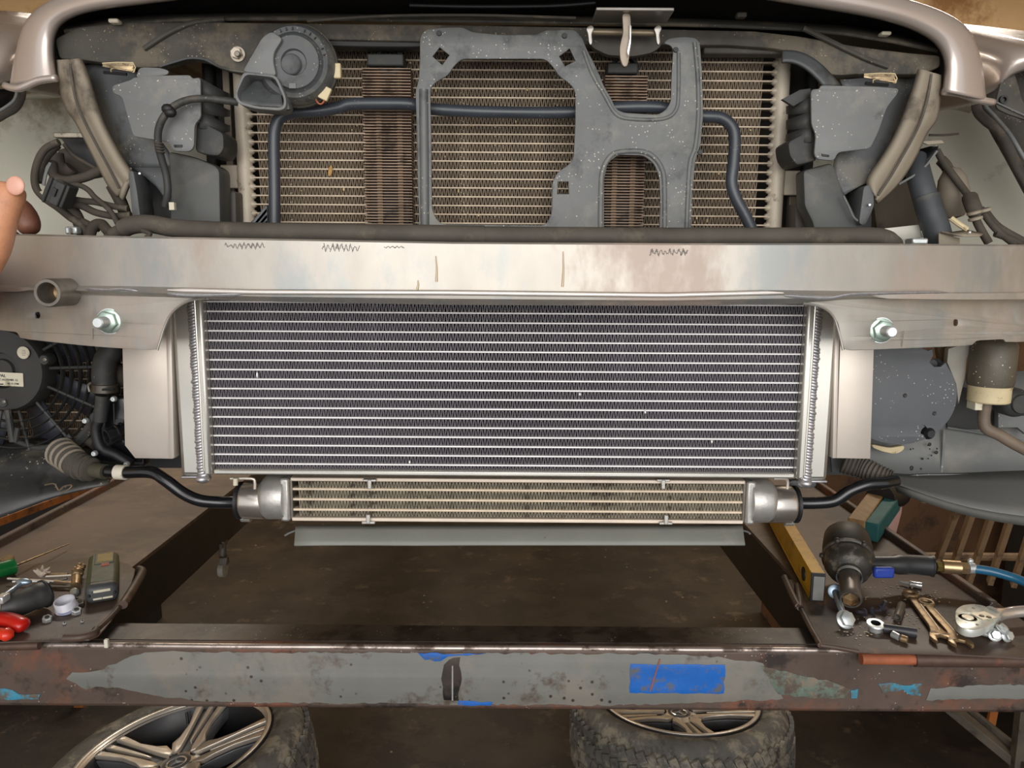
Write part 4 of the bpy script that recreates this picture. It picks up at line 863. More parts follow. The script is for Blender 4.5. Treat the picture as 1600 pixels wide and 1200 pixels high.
pg = MB(); pr = Matrix.Rotation(.45, 3, 'Y')
c = P(94, 302, .975); pg.box(c, (.028, .022, .03), pr); pg.box(c+Vector((.004, -.012, -.002)), (.012, .006, .03), pr); pg.box(c+Vector((-.008, -.012, .003)), (.003, .005, .034), pr)
pg.add('plug_body', PLD, wh, True, (('bevel', .002),))
MB().box(c+Vector((.002, -.016, 0)), (.006, .004, .01), pr).add('plug_latch', BLK, wh)
sheet('foil_label', [[(62, 300, .97), (78, 292, .97)], [(68, 306, .968), (86, 296, .968)]], PAPER, wh, .001, 0)
pipe([(68, 290, .985), (72, 270, .985), (79, 254, .985)], 2.4, 4, 6).add('grey_tape', PLG2, wh)
lt = thing('strut_bracket', P(105, 215, 1.05), 'small bolted steel bracket above the wiring loom', 'bracket')
MB().rect(83, 207, 130, 215, 1.03, .012).add('bracket_bar', mat('pitted steel', (150, 142, 128), .45, .6, .2, 60, dirt=((60, 52, 44), .3, 120)), lt, True, (('bevel', .001),))
plate('bracket_web', [(95, 216), (135, 216), (160, 262), (150, 264), (112, 240)], 1.06, .004, BLK, lt)
sheet('dark_sheath', [[(95, 235, 1.08), (130, 225, 1.08), (160, 250, 1.08)], [(85, 280, 1.08), (130, 282, 1.08), (165, 275, 1.08)]], HARN, lt, .01, 2)
nt = thing('zinc_nut', P(110, 355, .97), 'small shiny square nut just above the left of the beam', 'nut')
MB().rect(101, 354, 120, 366, .985, .012).add('nut_body', ZINC, nt, True, (('bevel', .002),)); MB().rect(107, 356, 110, 366, .98, .006).add('nut_slot', DSTEEL, nt)

# ---- hoses right
bh = thing('coolant_hose', P(1450, 320, 1.0), 'thick blue black hose with a clamp, right of the air duct', 'hose')
pipe([(1430, 250, 1.03), (1436, 275, 1.01), (1443, 300, 1.0), (1448, 315, 1.0)], 17, 5, 18).add('hose_upper', mat('dusty hose rubber', (60, 64, 68), .55, 0, .15, 14, dirt=((86, 84, 78), .3, 14)), bh)
pipe([(1447, 308, .995), (1455, 335, .99), (1462, 355, .99), (1470, 385, .99)], 19, 5, 18).add('hose_lower', MATS['dusty hose rubber'], bh)
MB().lathe([(.0155, -.002), (.0168, -.001), (.0168, .002), (.0155, .003)], P(1448, 312, .996), (.2, 0, -1), 24).add('clamp', DSTEEL, bh)
tag(MB().lathe([(0, -.036), (.012, -.033), (.019, -.02), (.02, 0), (.017, .018), (.01, .03), (0, .034)], P(1489, 300, 1.04), (-.15, 0, 1), 28).add('dust_bellows', mat('dusty brown rubber', (122, 112, 98), .7, 0, .15, 20, bump=.2)), 'dusty brown rubber bulb behind the thick right hose', 'rubber bulb')
mc = thing('wiring_loom', P(1530, 330, 1.0), 'dusty wiring loom running down the right pale panel', 'wiring')
for pts, r in (([(1464, 235, 1.04), (1475, 255, 1.03), (1490, 275, 1.02), (1505, 295, 1.01), (1517, 312, 1.0)], 5), ([(1515, 308, 1.0), (1520, 322, .99), (1526, 335, .99)], 11),
               ([(1522, 330, .99), (1528, 350, .985), (1545, 380, .98)], 6), ([(1532, 325, .99), (1545, 345, .985), (1560, 362, .98), (1585, 382, .98)], 5), ([(1540, 332, 1.0), (1560, 355, .99), (1600, 378, .98)], 6),
               ([(1470, 250, 1.05), (1480, 262, 1.05), (1485, 280, 1.05), (1470, 285, 1.06)], 8), ([(1555, 365, .98), (1575, 372, .98), (1600, 384, .98)], 5)):
    pipe(pts, r, 5, 10).add('loom_branch', HARN, mc)
for a, b in ((1522, 332), (1524, 341), (1538, 328)): MB().lathe([(.006, -.002), (.0085, -.001), (.0085, .002), (.006, .003)], P(a, b, .985), (.3, 0, -1), 16).add('tape_ring', DIRTB, mc)
lbk = thing('strut_bracket', P(1450, 240, 1.04), 'black triangular steel bracket above the thick right hose', 'bracket')
sheet('bracket_web', [[(1412, 245, 1.04), (1440, 232, 1.03), (1466, 228, 1.03)], [(1405, 288, 1.03), (1435, 268, 1.01), (1464, 234, 1.01)]], BLK, lbk, .003, 1)
pipe([(1404, 288, 1.0), (1440, 266, 1.0), (1464, 236, 1.0)], 1.8, 3, 8).add('pale_edge', PLG2, lbk)
plate('bolt_strap', [(1438, 221), (1472, 219), (1476, 224), (1450, 226)], 1.0, .003, DIRTB, lbk, bev=.0004)
pipe([(1452, 211, 1.1), (1475, 211, 1.1), (1498, 209, 1.1)], 1.8, 3, 6).add('wire_stub', HARN, lbk)
tag(pipe([(1486, 341, .98), (1498, 350, .975), (1512, 359, .97)], 4, 3, 8).add('pale_plug', CREAM), 'short cream plastic rod above the right of the beam', 'rod')
sb = thing('angle_bracket', P(1500, 370, .95), 'pale bent metal angle bracket standing behind the right of the beam', 'bracket')
sheet('bracket_top', [[(1468, 366, .97), (1510, 360, .98), (1538, 366, .97)], [(1472, 362, .95), (1505, 369, .94), (1530, 369, .94)]], DIRTB, sb, .002, 0)
plate('bracket_leg', [(1467, 364), (1500, 372), (1500, 384), (1467, 384)], .955, .002, DIRTB, sb)
MB().ball(P(1515, 363, .945), .0022, 8).add('rivet', CHROME, sb, 'all')
tag(MB().rect(1426, 372, 1451, 382, .93, .02).add('square_nut', ZINC, None, True, mods=(('bevel', .002),)), 'pale square nut behind the beam right of the hose end', 'nut')
tag(plate('crash_box_top', [(1380, 357), (1436, 351), (1443, 371), (1400, 376)], 1.0, .06, mat('pale alloy block', (184, 182, 172), .5, .3, .05)), 'pale alloy block behind the right end of the rubber tube', 'mounting block')
tag(plate('engine_cover_side', [(1362, 300), (1425, 250), (1440, 300), (1450, 360), (1370, 360)], 1.12, .05, mat('brown plastic housing', (72, 64, 50), .7, 0, .2, 12, dirt=((50, 42, 34), .3, 10)), bev=.004, rnd=1), 'dull brown plastic housing behind the right air duct', 'housing')
tag(plate('fin_grille', [(386, 353), (417, 320), (418, 356), (390, 370)], 1.02, .01, PIPEB, holes=[[(395, 352), (417, 326), (417, 330), (398, 353)], [(402, 353), (417, 336), (417, 340), (405, 353)], [(409, 353), (417, 345), (417, 349), (412, 353)]], bev=.0004), 'small blue black slatted corner at the lower left of the condenser', 'grille')

# ---- lower left: electric fan
fan = thing('cooling_fan', P(20, 580, 1.05), 'black electric cooling fan with round guard at the left edge', 'fan')
fcx, fcy, Yf = 12, 577, 1.02; fc0 = P(fcx, fcy, Yf); kf = sc(1, Yf)
MB().lathe([(0, -.012), (16*kf, -.012), (18*kf, -.008), (26*kf, -.008), (28*kf, -.014), (62*kf, -.012), (66*kf, -.006), (66*kf, .02), (0, .02)], fc0, (0, 1, 0), 48).add('motor', mat('sooty fan plastic', (46, 44, 42), .6, 0, .2, 20), fan)
for rr_ in (84, 98, 112, 126, 140): MB().lathe([((rr_-1.6)*kf, 0), (rr_*kf, -.003), ((rr_+1.6)*kf, 0), (rr_*kf, .008), ((rr_-1.6)*kf, 0)], fc0, (0, 1, 0), 72).add('guard_ring', PLD, fan)
for a in (2, -24, -52, -80, -104, 28, 54, 80, 105, 130, 155, 180, -130, -155):
    d = Vector((math.cos(R(a)), 0, math.sin(R(a)))); MB().tube([fc0+d*62*kf, fc0+d*145*kf], .0022, 8).add('guard_spoke', PLD, fan)
MB().lathe([(146*kf, -.004), (152*kf, -.006), (160*kf, -.002), (160*kf, .03), (146*kf, .03), (146*kf, -.004)], fc0, (0, 1, 0), 72).add('shroud_ring', PLD, fan)
for a in range(8):
    an = R(a*45+20); d = Vector((math.cos(an), 0, math.sin(an))); t = Vector((-d.z, 0, d.x))
    MB().grid([[fc0+d*60*kf+t*(-.018)+Vector((0, .03, 0)), fc0+d*60*kf+t*.018+Vector((0, .016, 0))], [fc0+d*140*kf+t*(-.03)+Vector((0, .034, 0)), fc0+d*140*kf+t*.022+Vector((0, .018, 0))]]).add('blade', mat('fan blade', (52, 54, 62), .4), fan, True, (('solid', .002),))
for a, b in ((71, 562), (7, 628)): 
    MB().lathe([(0, -.004), (7*kf, -.004), (9*kf, 0), (9*kf, .012), (0, .012)], P(a, b, Yf-.01), (0, 1, 0), 20).add('screw_boss', PLD, fan)
    hexnut(MB(), P(a, b, Yf-.014), (0, -1, 0), .003, .002).add('screw', DSTEEL, fan)
stk = MB().lathe([(0, 0), (9.5*kf, 0), (9.5*kf, .001), (0, .001)], P(37, 551, Yf-.0145), (0, -1, 0), 28).add('round_sticker', PAPER, fan)
for k in range(4): MB().box(P(37, 547.5+k*2.6, Yf-.0157), ((7-abs(k-1.5)*1.5)*kf, .0003, .0007)).add('sticker_print', INK, stk)
lr = Matrix.Rotation(R(2.5), 3, 'Y')
lbc = P(2, 592, Yf-.0145)
tlab = MB().box(lbc, (68*kf, .001, 21*kf), lr).add('type_label', PAPER, fan, False)
def text(s, c, h, m, parent, rot=0, name='label_text', ext=.0002):
    cu = bpy.data.curves.new('t', 'FONT'); cu.body = s; cu.size = h*1.38; cu.align_x = 'CENTER'; cu.align_y = 'CENTER'; cu.extrude = ext; cu.resolution_u = 2
    o = bpy.data.objects.new('t', cu); COL.objects.link(o); me = bpy.data.meshes.new_from_object(o.evaluated_get(bpy.context.evaluated_depsgraph_get())); bpy.data.objects.remove(o)
    me.transform(Matrix.Translation(Vector(c)) @ Matrix.Rotation(R(rot), 4, 'Y') @ VM); return link_mesh(name, me, m, parent, False)
fy = Vector((0, -.0009, 0))
text('PAL', P(4, 587, Yf-.0145)+fy, .0042, BLK, tlab, 2.5); text('C-61/33/485 12', P(14, 593.5, Yf-.0145)+fy, .0028, BLK, tlab, 2.5); text('A1 13 3788', P(21, 599.5, Yf-.0145)+fy, .0024, BLK, tlab, 2.5)
pipe([(-12, 600, Yf-.0155), (5, 600.3, Yf-.0155)], .9, 2, 6).add('arrow_print', BLK, tlab)
fcd = thing('side_condenser', P(60, 620, 1.09), 'small dusty side radiator seen through the fan guard', 'radiator')
xa2, xb2 = P(-80, 600, 1.085).x, P(215, 600, 1.085).x
zs2 = [P(60, y, 1.085).z for y in range(540, 700, 13)]
core(fcd, 1.085, xa2, xb2, zs2, .002, 90, .014, TUBEO, FINO, .001)
MB().rect(-120, 500, 300, 730, 1.13, .02).add('backing', BLK, fcd, False)
# undershield left
us = thing('undershield', P(80, 760, 1.05), 'dark oily plastic undershield below the left fan', 'undershield')
GR = mat('oily black plastic', (48, 49, 49), .42, 0, .25, 9, dirt=[((84, 80, 72), .4, 7), ((30, 30, 30), .3, 11)], speck=((150, 145, 130), .35, 150), bump=.3, bscale=12)
sheet('shield_skin', [[(-120, 690, 1.06), (20, 692, 1.05), (90, 680, 1.05), (140, 700, 1.04), (190, 716, 1.04)], [(-120, 722, 1.0), (10, 724, .99), (60, 712, 1.0), (130, 726, .99), (180, 730, 1.0)], [(-120, 745, 1.0), (10, 742, .99), (60, 742, 1.0), (110, 748, .99), (176, 746, 1.0)], [(-120, 780, .95), (10, 775, .95), (60, 770, .96), (110, 760, .97), (170, 752, .985)], [(-120, 836, .93), (-20, 820, .94), (60, 785, .96), (110, 770, .97), (170, 757, .985)]], GR, us, .003, 2)
pipe([(20, 686, 1.03), (60, 700, 1.02), (95, 692, 1.01), (112, 680, 1.01)], 5, 5, 10).add('shield_edge', PLD, us)
for pts in ([(70, 758, .955), (85, 756, .955), (92, 766, .953), (100, 760, .955), (112, 758, .956), (108, 764, .954), (96, 770, .953)],): pipe(pts, 1.3, 4, 6).add('spring_clip', mat('brown clip', (110, 96, 76), .5, .4), us)
pipe([(28, 668, 1.0), (24, 690, 1.0)], 4, 3, 8).add('support_post', PLD, us); pipe([(12, 640, 1.0), (20, 690, 1.0)], 5, 3, 8).add('support_post', PLD, us)
# thermostat housing group
th = thing('thermostat_housing', P(170, 640, .99), 'black plastic pump housing with white screws behind the left bracket', 'pump housing')
plate('housing_plate', [(170, 622), (205, 618), (225, 660), (225, 730), (200, 730), (152, 722), (143, 706), (152, 690), (140, 662), (136, 650)], 1.0, .02, PIPEK, th, rnd=1, bev=.003)
pipe([(162, 620, .985), (157, 650, .985), (150, 672, .985), (158, 700, .985), (180, 710, .985), (205, 726, .985)], 8, 6, 14).add('moulded_pipe', BLK, th)
pipe([(160, 618, .985), (158, 640, .985), (156, 658, .985)], 10, 4, 16).add('hose_spigot', PLD, th)
oc0 = P(166, 683, .965); k = sc(1, .965)
MB().lathe([(10*k, .0), (13.5*k, .0), (14*k, .003), (13*k, .012), (13*k, .04), (9.5*k, .04), (9.5*k, .004), (10*k, 0)], oc0, (.62, .72, .18), 32).add('outlet_tube', PIPEK, th)
for j in range(4): MB().lathe([(13*k, 0), (15.5*k, .001), (15.5*k, .003), (13*k, .004)], oc0+Vector((.62, .72, .18)).normalized()*(.012+j*.0075), (.62, .72, .18), 28).add('outlet_rib', PIPEK, th)
for a, b in ((179, 623), (135, 657), (149, 708), (199, 725)):
    s = MB().lathe([(0, 0), (4.6*k, 0), (4.6*k, .003), (3.4*k, .005), (1.8*k, .005), (1.6*k, .003), (0, .003)], P(a, b, .972), (0, -1, 0), 20).add('white_screw', ZINC, th)
pipe([(178, 630, .978), (179, 660, .978)], 1.4, 2, 6).add('moulded_web', BLK, th)
vh = thing('radiator_hose', P(165, 570, .99), 'black hose with a clamp running down behind the left bracket', 'hose')
pipe([(178, 520, 1.0), (176, 545, .995), (166, 560, .99), (162, 580, .985), (163, 602, .985)], 17, 5, 20).add('hose_run', PLD, vh)
MB().lathe([(.0145, -.006), (.0165, -.005), (.0165, .005), (.0145, .006)], P(164, 606, .985), (.05, 0, 1), 28).add('hose_clamp', mat('dull clamp steel', (92, 88, 80), .4, .6), vh)
pipe([(143, 598, .965), (138, 602, .965), (140, 612, .965)], 2, 3, 8).add('clamp_ear', DSTEEL, vh); pipe([(160, 609, .966), (178, 608, .966)], 1.6, 3, 8).add('clamp_tab', BLK, vh)
MB().ball(P(186, 588, 1.01), (.014, .012, .016), 14).add('hose_bulge', HARN, vh, 'all')
bl = thing('bellows_hose', P(110, 715, .98), 'dusty corrugated rubber bellows left of the glossy black pipe', 'hose')
pth = smoothpath([P(92, 704, 1.0), P(108, 716, .985), P(124, 728, .975), P(145, 734, .968)], 8); 
MB().tube(pth, [.0175-(.004*i/len(pth))+(.002 if i % 2 else -.0022) for i in range(len(pth))], 18).add('bellows', RUBD, bl)
for k_ in range(2, 22, 3):
    d_ = pth[k_+1]-pth[k_-1]; r_ = .0182-.004*k_/len(pth)
    MB().lathe([(r_, -.0016), (r_+.0026, 0), (r_, .0016)], pth[k_], d_, 24).add('bellows_ring', DIRTB if k_ < 12 else RUBD, bl)
pipe([(145, 734, .968), (165, 737, .962)], 12, 3, 16).add('sleeve', mat('olive rubber sleeve', (70, 66, 52), .7), bl)
rl = thing('shock_absorber', P(150, 690, 1.03), 'dusty steering rod end behind the bellows', 'rod')
pipe([(112, 700, 1.03), (135, 688, 1.03), (150, 695, 1.02)], 9, 4, 12).add('rod_body', HARN, rl)

# ---- lower right
dc = thing('disc_cover', P(1430, 620, 1.0), 'round dark grey flat plastic cover right of the right bracket', 'cover')
pts = []
for a in range(0, 360, 6):
    x = 1404+math.cos(R(a))*92; y = 616+math.sin(R(a))*79; pts.append((x, y))
pts = [(x, y) for x, y in pts if not (x > 1455 and y < 572)]
i0 = max(range(len(pts)), key=lambda i: (pts[i][0] > 1455 and pts[i][1] < 600, -pts[i][1]))
ang = lambda p: math.atan2(p[1]-616, p[0]-1404)
notch = [(1455, 560), (1452, 568), (1458, 574), (1470, 574), (1478, 568)]
pts = sorted(pts+[(1462, 545), (1458, 553)], key=ang)
k = next(i for i, p in enumerate(pts) if ang(p) > ang((1478, 568)))
pts = [p for p in pts if p not in ((1462, 545), (1458, 553))]; k = next(i for i, p in enumerate(pts) if ang(p) > ang((1478, 568)))
pts = pts[:k]+[(1458, 545), (1459, 556), (1453, 566), (1460, 573), (1470, 573), (1478, 566)]+pts[k:]
plate('cover_disc', pts, .99, .006, mat('grey disc plastic', (88, 91, 95), .5, 0, .08, 14, speck=((176, 176, 170), .42, 200)), dc, holes=[[(1443+math.cos(t)*6, 672+math.sin(t)*7) for t in [k*.5236 for k in range(12)]]], bev=.0015)
MB().lathe([(.0, .01), (.005, .01), (.0085, .004), (.009, .0)], P(1449, 676, .995), (0, -1, 0), 20).add('recess', BLK, dc)
MB().lathe([(0, .008), (.006, .007), (.009, 0)], P(1462, 570, 1.003), (0, 1, 0), 20).add('recess', PLG, dc)
for a, b in ((1414, 618), (1460, 646)): MB().lathe([(0, 0), (.003, 0), (.002, .001), (0, 0)], P(a, b, .99), (0, -1, 0), 14).add('moulded_dimple', PLD, dc)
tag(plate('pale_strut', [(1482, 545), (1528, 530), (1511, 560), (1508, 590), (1498, 632), (1494, 600), (1480, 566)], 1.01, .01, mat('speckled alloy', (146, 142, 132), .6, .3, .12, 20, speck=((60, 58, 52), .35, 120)), bev=.001), 'pale speckled metal strut between the disc cover and the bottle', 'strut')
tag(plate('cable_gap_plate', [(1465, 540), (1485, 540), (1485, 565), (1470, 570)], 1.04, .01, mat('brown foam', (112, 96, 70), .8)), 'small brown block above the disc cover', 'block')
bt_ = thing('filter_bottle', P(1542, 590, 1.0), 'grimy dark bottle with a cream cap hanging under the right of the beam', 'bottle')
k = sc(1, 1.0); c = P(1544, 628, 1.0)
MB().lathe([(0, 26*k), (31*k, 26*k), (33*k, 34*k), (33*k, 90*k), (28*k, 98*k), (12*k, 106*k), (10*k, 116*k), (0, 116*k)], c, (0, 0, 1), 32).add('bottle_body', mat('grimy bottle', (86, 80, 68), .5, 0, .2, 20, dirt=((58, 52, 44), .3, 20), speck=((210, 205, 185), .5, 190), bump=.2), bt_)
MB().lathe([(0, 0), (28*k, 0), (30*k, 2*k), (30*k, 22*k), (31*k, 26*k), (0, 26*k)], c, (0, 0, 1), 32).add('cap', CREAM, bt_)
MB().box(c+Vector((-.018, 0, -.004)), (.01, .02, .012)).add('cap_tab', PAPER, bt_, True, (('bevel', .001),))
bh2 = thing('drain_hose', P(1545, 650, 1.0), 'brown grimy elbow hose under the cream bottle cap', 'hose')
pipe([(1540, 630, 1.0), (1537, 655, 1.0), (1542, 670, .995), (1562, 680, .99), (1582, 692, .985), (1620, 712, .98)], 9, 6, 14).add('hose_run', mat('brown hose', (112, 98, 84), .6, 0, .2, 20, dirt=((80, 66, 54), .3, 20)), bh2)
sv = thing('sensor', P(1590, 628, 1.0), 'round dark plastic sensor at the right edge by the cream cap', 'sensor')
MB().lathe([(0, -.004), (14*k, -.004), (15*k, 0), (21*k, .004), (23*k, .01), (23*k, .03), (0, .03)], P(1594, 631, .985), (0, 1, 0), 32).add('sensor_head', PLD, sv)
plate('sensor_flange', [(1572, 606), (1586, 606), (1600, 610), (1620, 620), (1620, 650), (1584, 650), (1572, 636)], 1.0, .01, PLD, sv, rnd=1, bev=.001)
ur = thing('undershield', P(1500, 740, 1.0), 'grey plastic undershield with black oil drops, lower right', 'undershield')
UG = mat('grey shield plastic', (102, 104, 103), .5, 0, .1, 6, dirt=((122, 120, 114), .3, 5), bump=.1)
sheet('shield_wall', [[(1290, 560, 1.1), (1420, 560, 1.1), (1500, 600, 1.1), (1720, 560, 1.1)], [(1290, 660, 1.08), (1420, 660, 1.07), (1500, 665, 1.07), (1720, 680, 1.07)], [(1290, 742, 1.06), (1420, 742, 1.05), (1500, 738, 1.05), (1720, 735, 1.05)]], UG, ur, .003, 1)
sheet('shield_floor', [[(1330, 735, 1.06), (1420, 744, 1.05), (1500, 740, 1.05), (1600, 735, 1.05), (1740, 735, 1.05)], [(1380, 748, 1.02), (1440, 760, 1.0), (1510, 768, .99), (1600, 780, .98), (1740, 790, .98)], [(1400, 758, 1.0), (1450, 776, .97), (1515, 796, .95), (1600, 808, .94), (1740, 822, .94)]], UG, ur, .003, 1)
sheet('shield_lip', [[(1398, 757, .999), (1450, 775, .969), (1515, 795, .949), (1600, 808, .939), (1740, 821, .94)], [(1402, 768, .999), (1450, 787, .969), (1515, 808, .949), (1600, 822, .939), (1740, 838, .94)]], mat('shield edge', (78, 78, 74), .6), ur, .004, 1)
pipe([(1475, 672, 1.06), (1474, 700, 1.055), (1471, 738, 1.05)], 2.2, 3, 8).add('moulded_rib', PLG2, ur)
pipe([(1480, 668, 1.06), (1540, 678, 1.06), (1600, 690, 1.05)], 1.8, 3, 8).add('moulded_rib', PLG2, ur)
pipe([(1410, 745, 1.045), (1450, 742, 1.045), (1530, 742, 1.045)], 1.6, 3, 8).add('moulded_rib', PLG2, ur)
plate('shield_pocket', [(1480, 600), (1560, 615), (1560, 672), (1480, 670)], 1.066, .01, PLD, ur)
plate('shield_block', [(1560, 640), (1605, 650), (1605, 680), (1590, 668), (1560, 668)], 1.05, .01, PLG2, ur)
rr = random.Random(5)
for k in range(26):
    a = 1452+rr.gauss(0, 20); b = 704+rr.gauss(0, 17)+(a-1440)*-.25; s = rr.choice([.8, 1, 1.4, 2.2])*.0012
    if b < 694 or b > 735 or a > 1472: continue
    q = P(a, b, 1.052); MB().ball(q, (s, .0012, s), 8).add('oil_drop', BLK, ur, 'all')
tag(plate('alloy_lug', [(1362, 694), (1390, 700), (1414, 696), (1412, 704), (1400, 710), (1380, 706), (1364, 700)], 1.03, .01, CREAM, rnd=1, bev=.001), 'pale metal lug just below the disc cover', 'lug')
b2 = thing('bellows_hose', P(1355, 735, .98), 'dark corrugated rubber bellows above the right glossy black pipe', 'hose')
pth = smoothpath([P(1318, 720, 1.0), P(1345, 730, .99), P(1370, 740, .975), P(1392, 748, .965)], 9)
MB().tube(pth, [.0165-(.006*i/len(pth))+(.0014 if i % 2 else -.001) for i in range(len(pth))], 18).add('bellows', RUBD, b2)
tag(plate('pressed_tray', [(1298, 710), (1330, 722), (1345, 748), (1300, 738)], 1.02, .004, PLG), 'grey pressed tray edge beside the right cooler bracket', 'tray')
tag(plate('mount_foot', [(1232, 752), (1272, 748), (1277, 758), (1270, 763), (1236, 762)], .97, .01, PLG, rnd=1), 'grey mounting foot below the right tank of the front cooler', 'foot')
# underside block of the car, added to darken the space behind
ub = thing('subframe', (0, 1.6, CZ-.42), 'dark subframe and engine underside behind the coolers, added to darken the gap', 'subframe')
MB().box((-.02, 1.73, CZ-.26), (1.1, 1.1, .12)).add('underbody', mat('dark underbody', (34, 31, 28), .8), ub, True, (('bevel', .01),))
# ================================================================ background
bc = thing('steel_cabinet', (1.72, 3.2, 0), 'brown metal cabinet panel behind the right runway', 'cabinet')
MB().box((1.72, 3.2, .85), (1.0, .5, 1.7)).add('cabinet_body', BROWNW, bc, False)
MB().box((1.66, 2.945, .85), (.8, .012, 1.5)).add('cabinet_door', BROWNW, bc, True, (('bevel', .003),))
tag(plate('plastic_film', [(1385, 770), (1412, 762), (1410, 800), (1400, 838), (1385, 842), (1378, 820), (1392, 800)], 1.9, .03, PINK, bev=.004, rnd=1), 'crumpled pink plastic film hanging behind the right runway', 'film')
rk = thing('slatted_rack', P(1560, 1000, 1.9), 'leaning rack of thin rusty wooden slats at the right behind the tools', 'rack')
WS = mat('dirty slat', (134, 108, 80), .6, 0, .2, 12, dirt=((90, 70, 52), .35, 20))
for (a, b), (c, d) in (((1528, 775), (1462, 960)), ((1560, 775), (1496, 960)), ((1590, 775), (1524, 980)), ((1622, 790), (1556, 1000)), ((1655, 790), (1590, 1010)), ((1498, 790), (1440, 940))):
    p0, p1 = P(a, b, 1.75), P(c, d, 1.95); e = p1+(p1-p0)*((p1.z-.83)/(p0.z-p1.z))
    m3 = (p0-e).to_track_quat('Z', 'Y').to_matrix()
    MB().box((p0+e)/2, (.012, .02, (p0-e).length), m3).add('slat', WS, rk, True)
MB().tube([P(1440, 780, 1.74), P(1700, 792, 1.74)], .01, 8).add('top_rail', WS, rk)
MB().tube([Vector((.98, 2.06, .83)), Vector((2.1, 2.06, .83))], .012, 8).add('bottom_rail', WS, rk)
for y_ in (2.06,): MB().box((2.0, y_, .42), (.03, .03, .84)).add('leg', WS, rk)
MB().box((1.05, 2.06, .81), (.03, .5, .03)).add('cross_bar', WS, rk)
tag(MB().box((2.5, 2.6, .45), (1.2, .3, .9)).add('shade_box', mat('shade box finish', (34, 28, 22), .8), None, False), 'added dark crate behind the slatted rack', 'shade box')  # box added to darken the space behind the slats
st = thing('trestle', P(1560, 1160, 1.7), 'grimy angle steel trestle leg at the lower right below the crossbeam', 'trestle')
TR = mat('grimy angle steel', (84, 76, 66), .6, .2, .25, 14, dirt=((50, 44, 38), .4, 14))
for p, q, w_ in ((P(1478, 1100, 1.6), P(1600, 1200, 1.5), .03), (P(1500, 1100, 1.62), P(1612, 1190, 1.5), .012), (P(1598, 1105, 1.5), P(1585, 1220, 1.5), .02), (P(1555, 1095, 1.75), P(1548, 1132, 1.75), .01)):
    d = q-p; MB().box((p+q)/2, (w_, .02, d.length), d.to_track_quat('Z', 'Y').to_matrix()).add('strut', TR if w_ != .01 else ORNG, st, True, (('bevel', .001),))
p = P(1598, 1185, 1.5); MB().box((p.x+.02, 1.5, p.z/2), (.06, .04, p.z)).add('leg', TR, st, True)
oc_ = thing('orange_channel', P(60, 810, 1.9), 'rusty orange steel channel behind the left undershield', 'channel')
p, q = P(-80, 842, 1.75), P(200, 738, 2.6)
d = q-p; MB().box((p+q)/2, (.035, .02, d.length), d.to_track_quat('Z', 'Y').to_matrix()).add('channel_flange', ORNG, oc_, True)
p, q = P(28, 825, 2.0), P(30, 900, 2.0); MB().box((p.x-.25, 2.62, p.z/2-.08), (.035, .03, p.z-.16)).add('upright', ORNG, oc_, True)
MB().box((-2.35, 3.15, .6), (1.4, .4, 1.2)).add('gap_shade_box', BLK, oc_, False)  # black box added to keep the gap behind the left runway dark
cs = thing('caster_wheel', P(348, 880, 1.87), 'small caster wheel hanging inside the left runway', 'caster')
MB().cyl(P(348, 845, 1.87), P(348, 876, 1.87), .009, 12).add('stem', DSTEEL, cs)
MB().cyl(P(344, 889, 1.87), P(352, 889, 1.87), .021, 20).add('roller', mat('pale roller', (150, 146, 136), .4), cs)
MB().rect(342, 872, 354, 884, 1.85, .02).add('fork', DSTEEL, cs, True, (('bevel', .001),))
MB().box((P(348, 850, 1.87).x-.012, 1.87, P(348, 850, 1.87).z), (.035, .04, .012)).add('arm', DSTEEL, cs)

# ================================================================ tools left (runway)
Z = RUN+.0045
def G(px, py, dz=0): return PZ(px, py, Z+dz)
gm = thing('green_meter', G(160, 915), 'olive green handheld meter with a yellow window and grey end cap', 'meter')
a, b, c, d = G(134, 914, .034), G(186, 908, .034), G(139, 866, .034), G(182, 858, .034)
cen = (a+b+c+d)/4; ux = ((b-a)+(d-c)).normalized(); uy = ((c-a)+(d-b)).normalized(); uz = ux.cross(uy).normalized(); uy = uz.cross(ux)
M3 = Matrix((ux, uy, uz)).transposed(); W_ = (b-a).length; L_ = (c-a).length
def loc(x, y, z): return cen+M3 @ Vector((x, y, z))
MB().box(loc(0, 0, -.017), (W_, L_, .034), M3).add('meter_case', OLIVE, gm, True, (('bevel', .009),))
ecap = MB().box(loc(0, -L_/2-.001, -.016), (W_*.98, .026, .034), M3).add('end_cap', mat('dark grey cap', (66, 68, 70), .45), gm, True, (('bevel', .009),))
wfr = MB().box(loc(.002, L_*.27, .0003), (W_*.62, L_*.36, .0022), M3).add('window_frame', OLIVE, gm, True, (('bevel', .0008),))
MB().box(loc(.003, L_*.28, .0008), (W_*.5, L_*.28, .0022), M3).add('yellow_window', mat('aged yellow window', (136, 122, 60), .3, 0, .15, 60), wfr, True)
MB().box(loc(.004, L_*.05, .0008), (W_*.25, L_*.08, .0014), M3).add('red_patch', mat('faded red', (150, 62, 40), .5), gm, True)
for x, y, w_, h_ in ((0, .4, .5, .14), (-.14, -.45, .26, .1), (.16, -.45, .3, .1)):
    MB().box(loc(x*W_, -L_/2-.0145, -.016+y*.016), (w_*W_, .001, h_*.032), M3).add('port_mark', PAPER, ecap, True)
for x in (-.38, .38): MB().ball(loc(x*W_, -L_/2-.014, -.016), .0025, 8).add('screw', BLK, ecap, 'all')
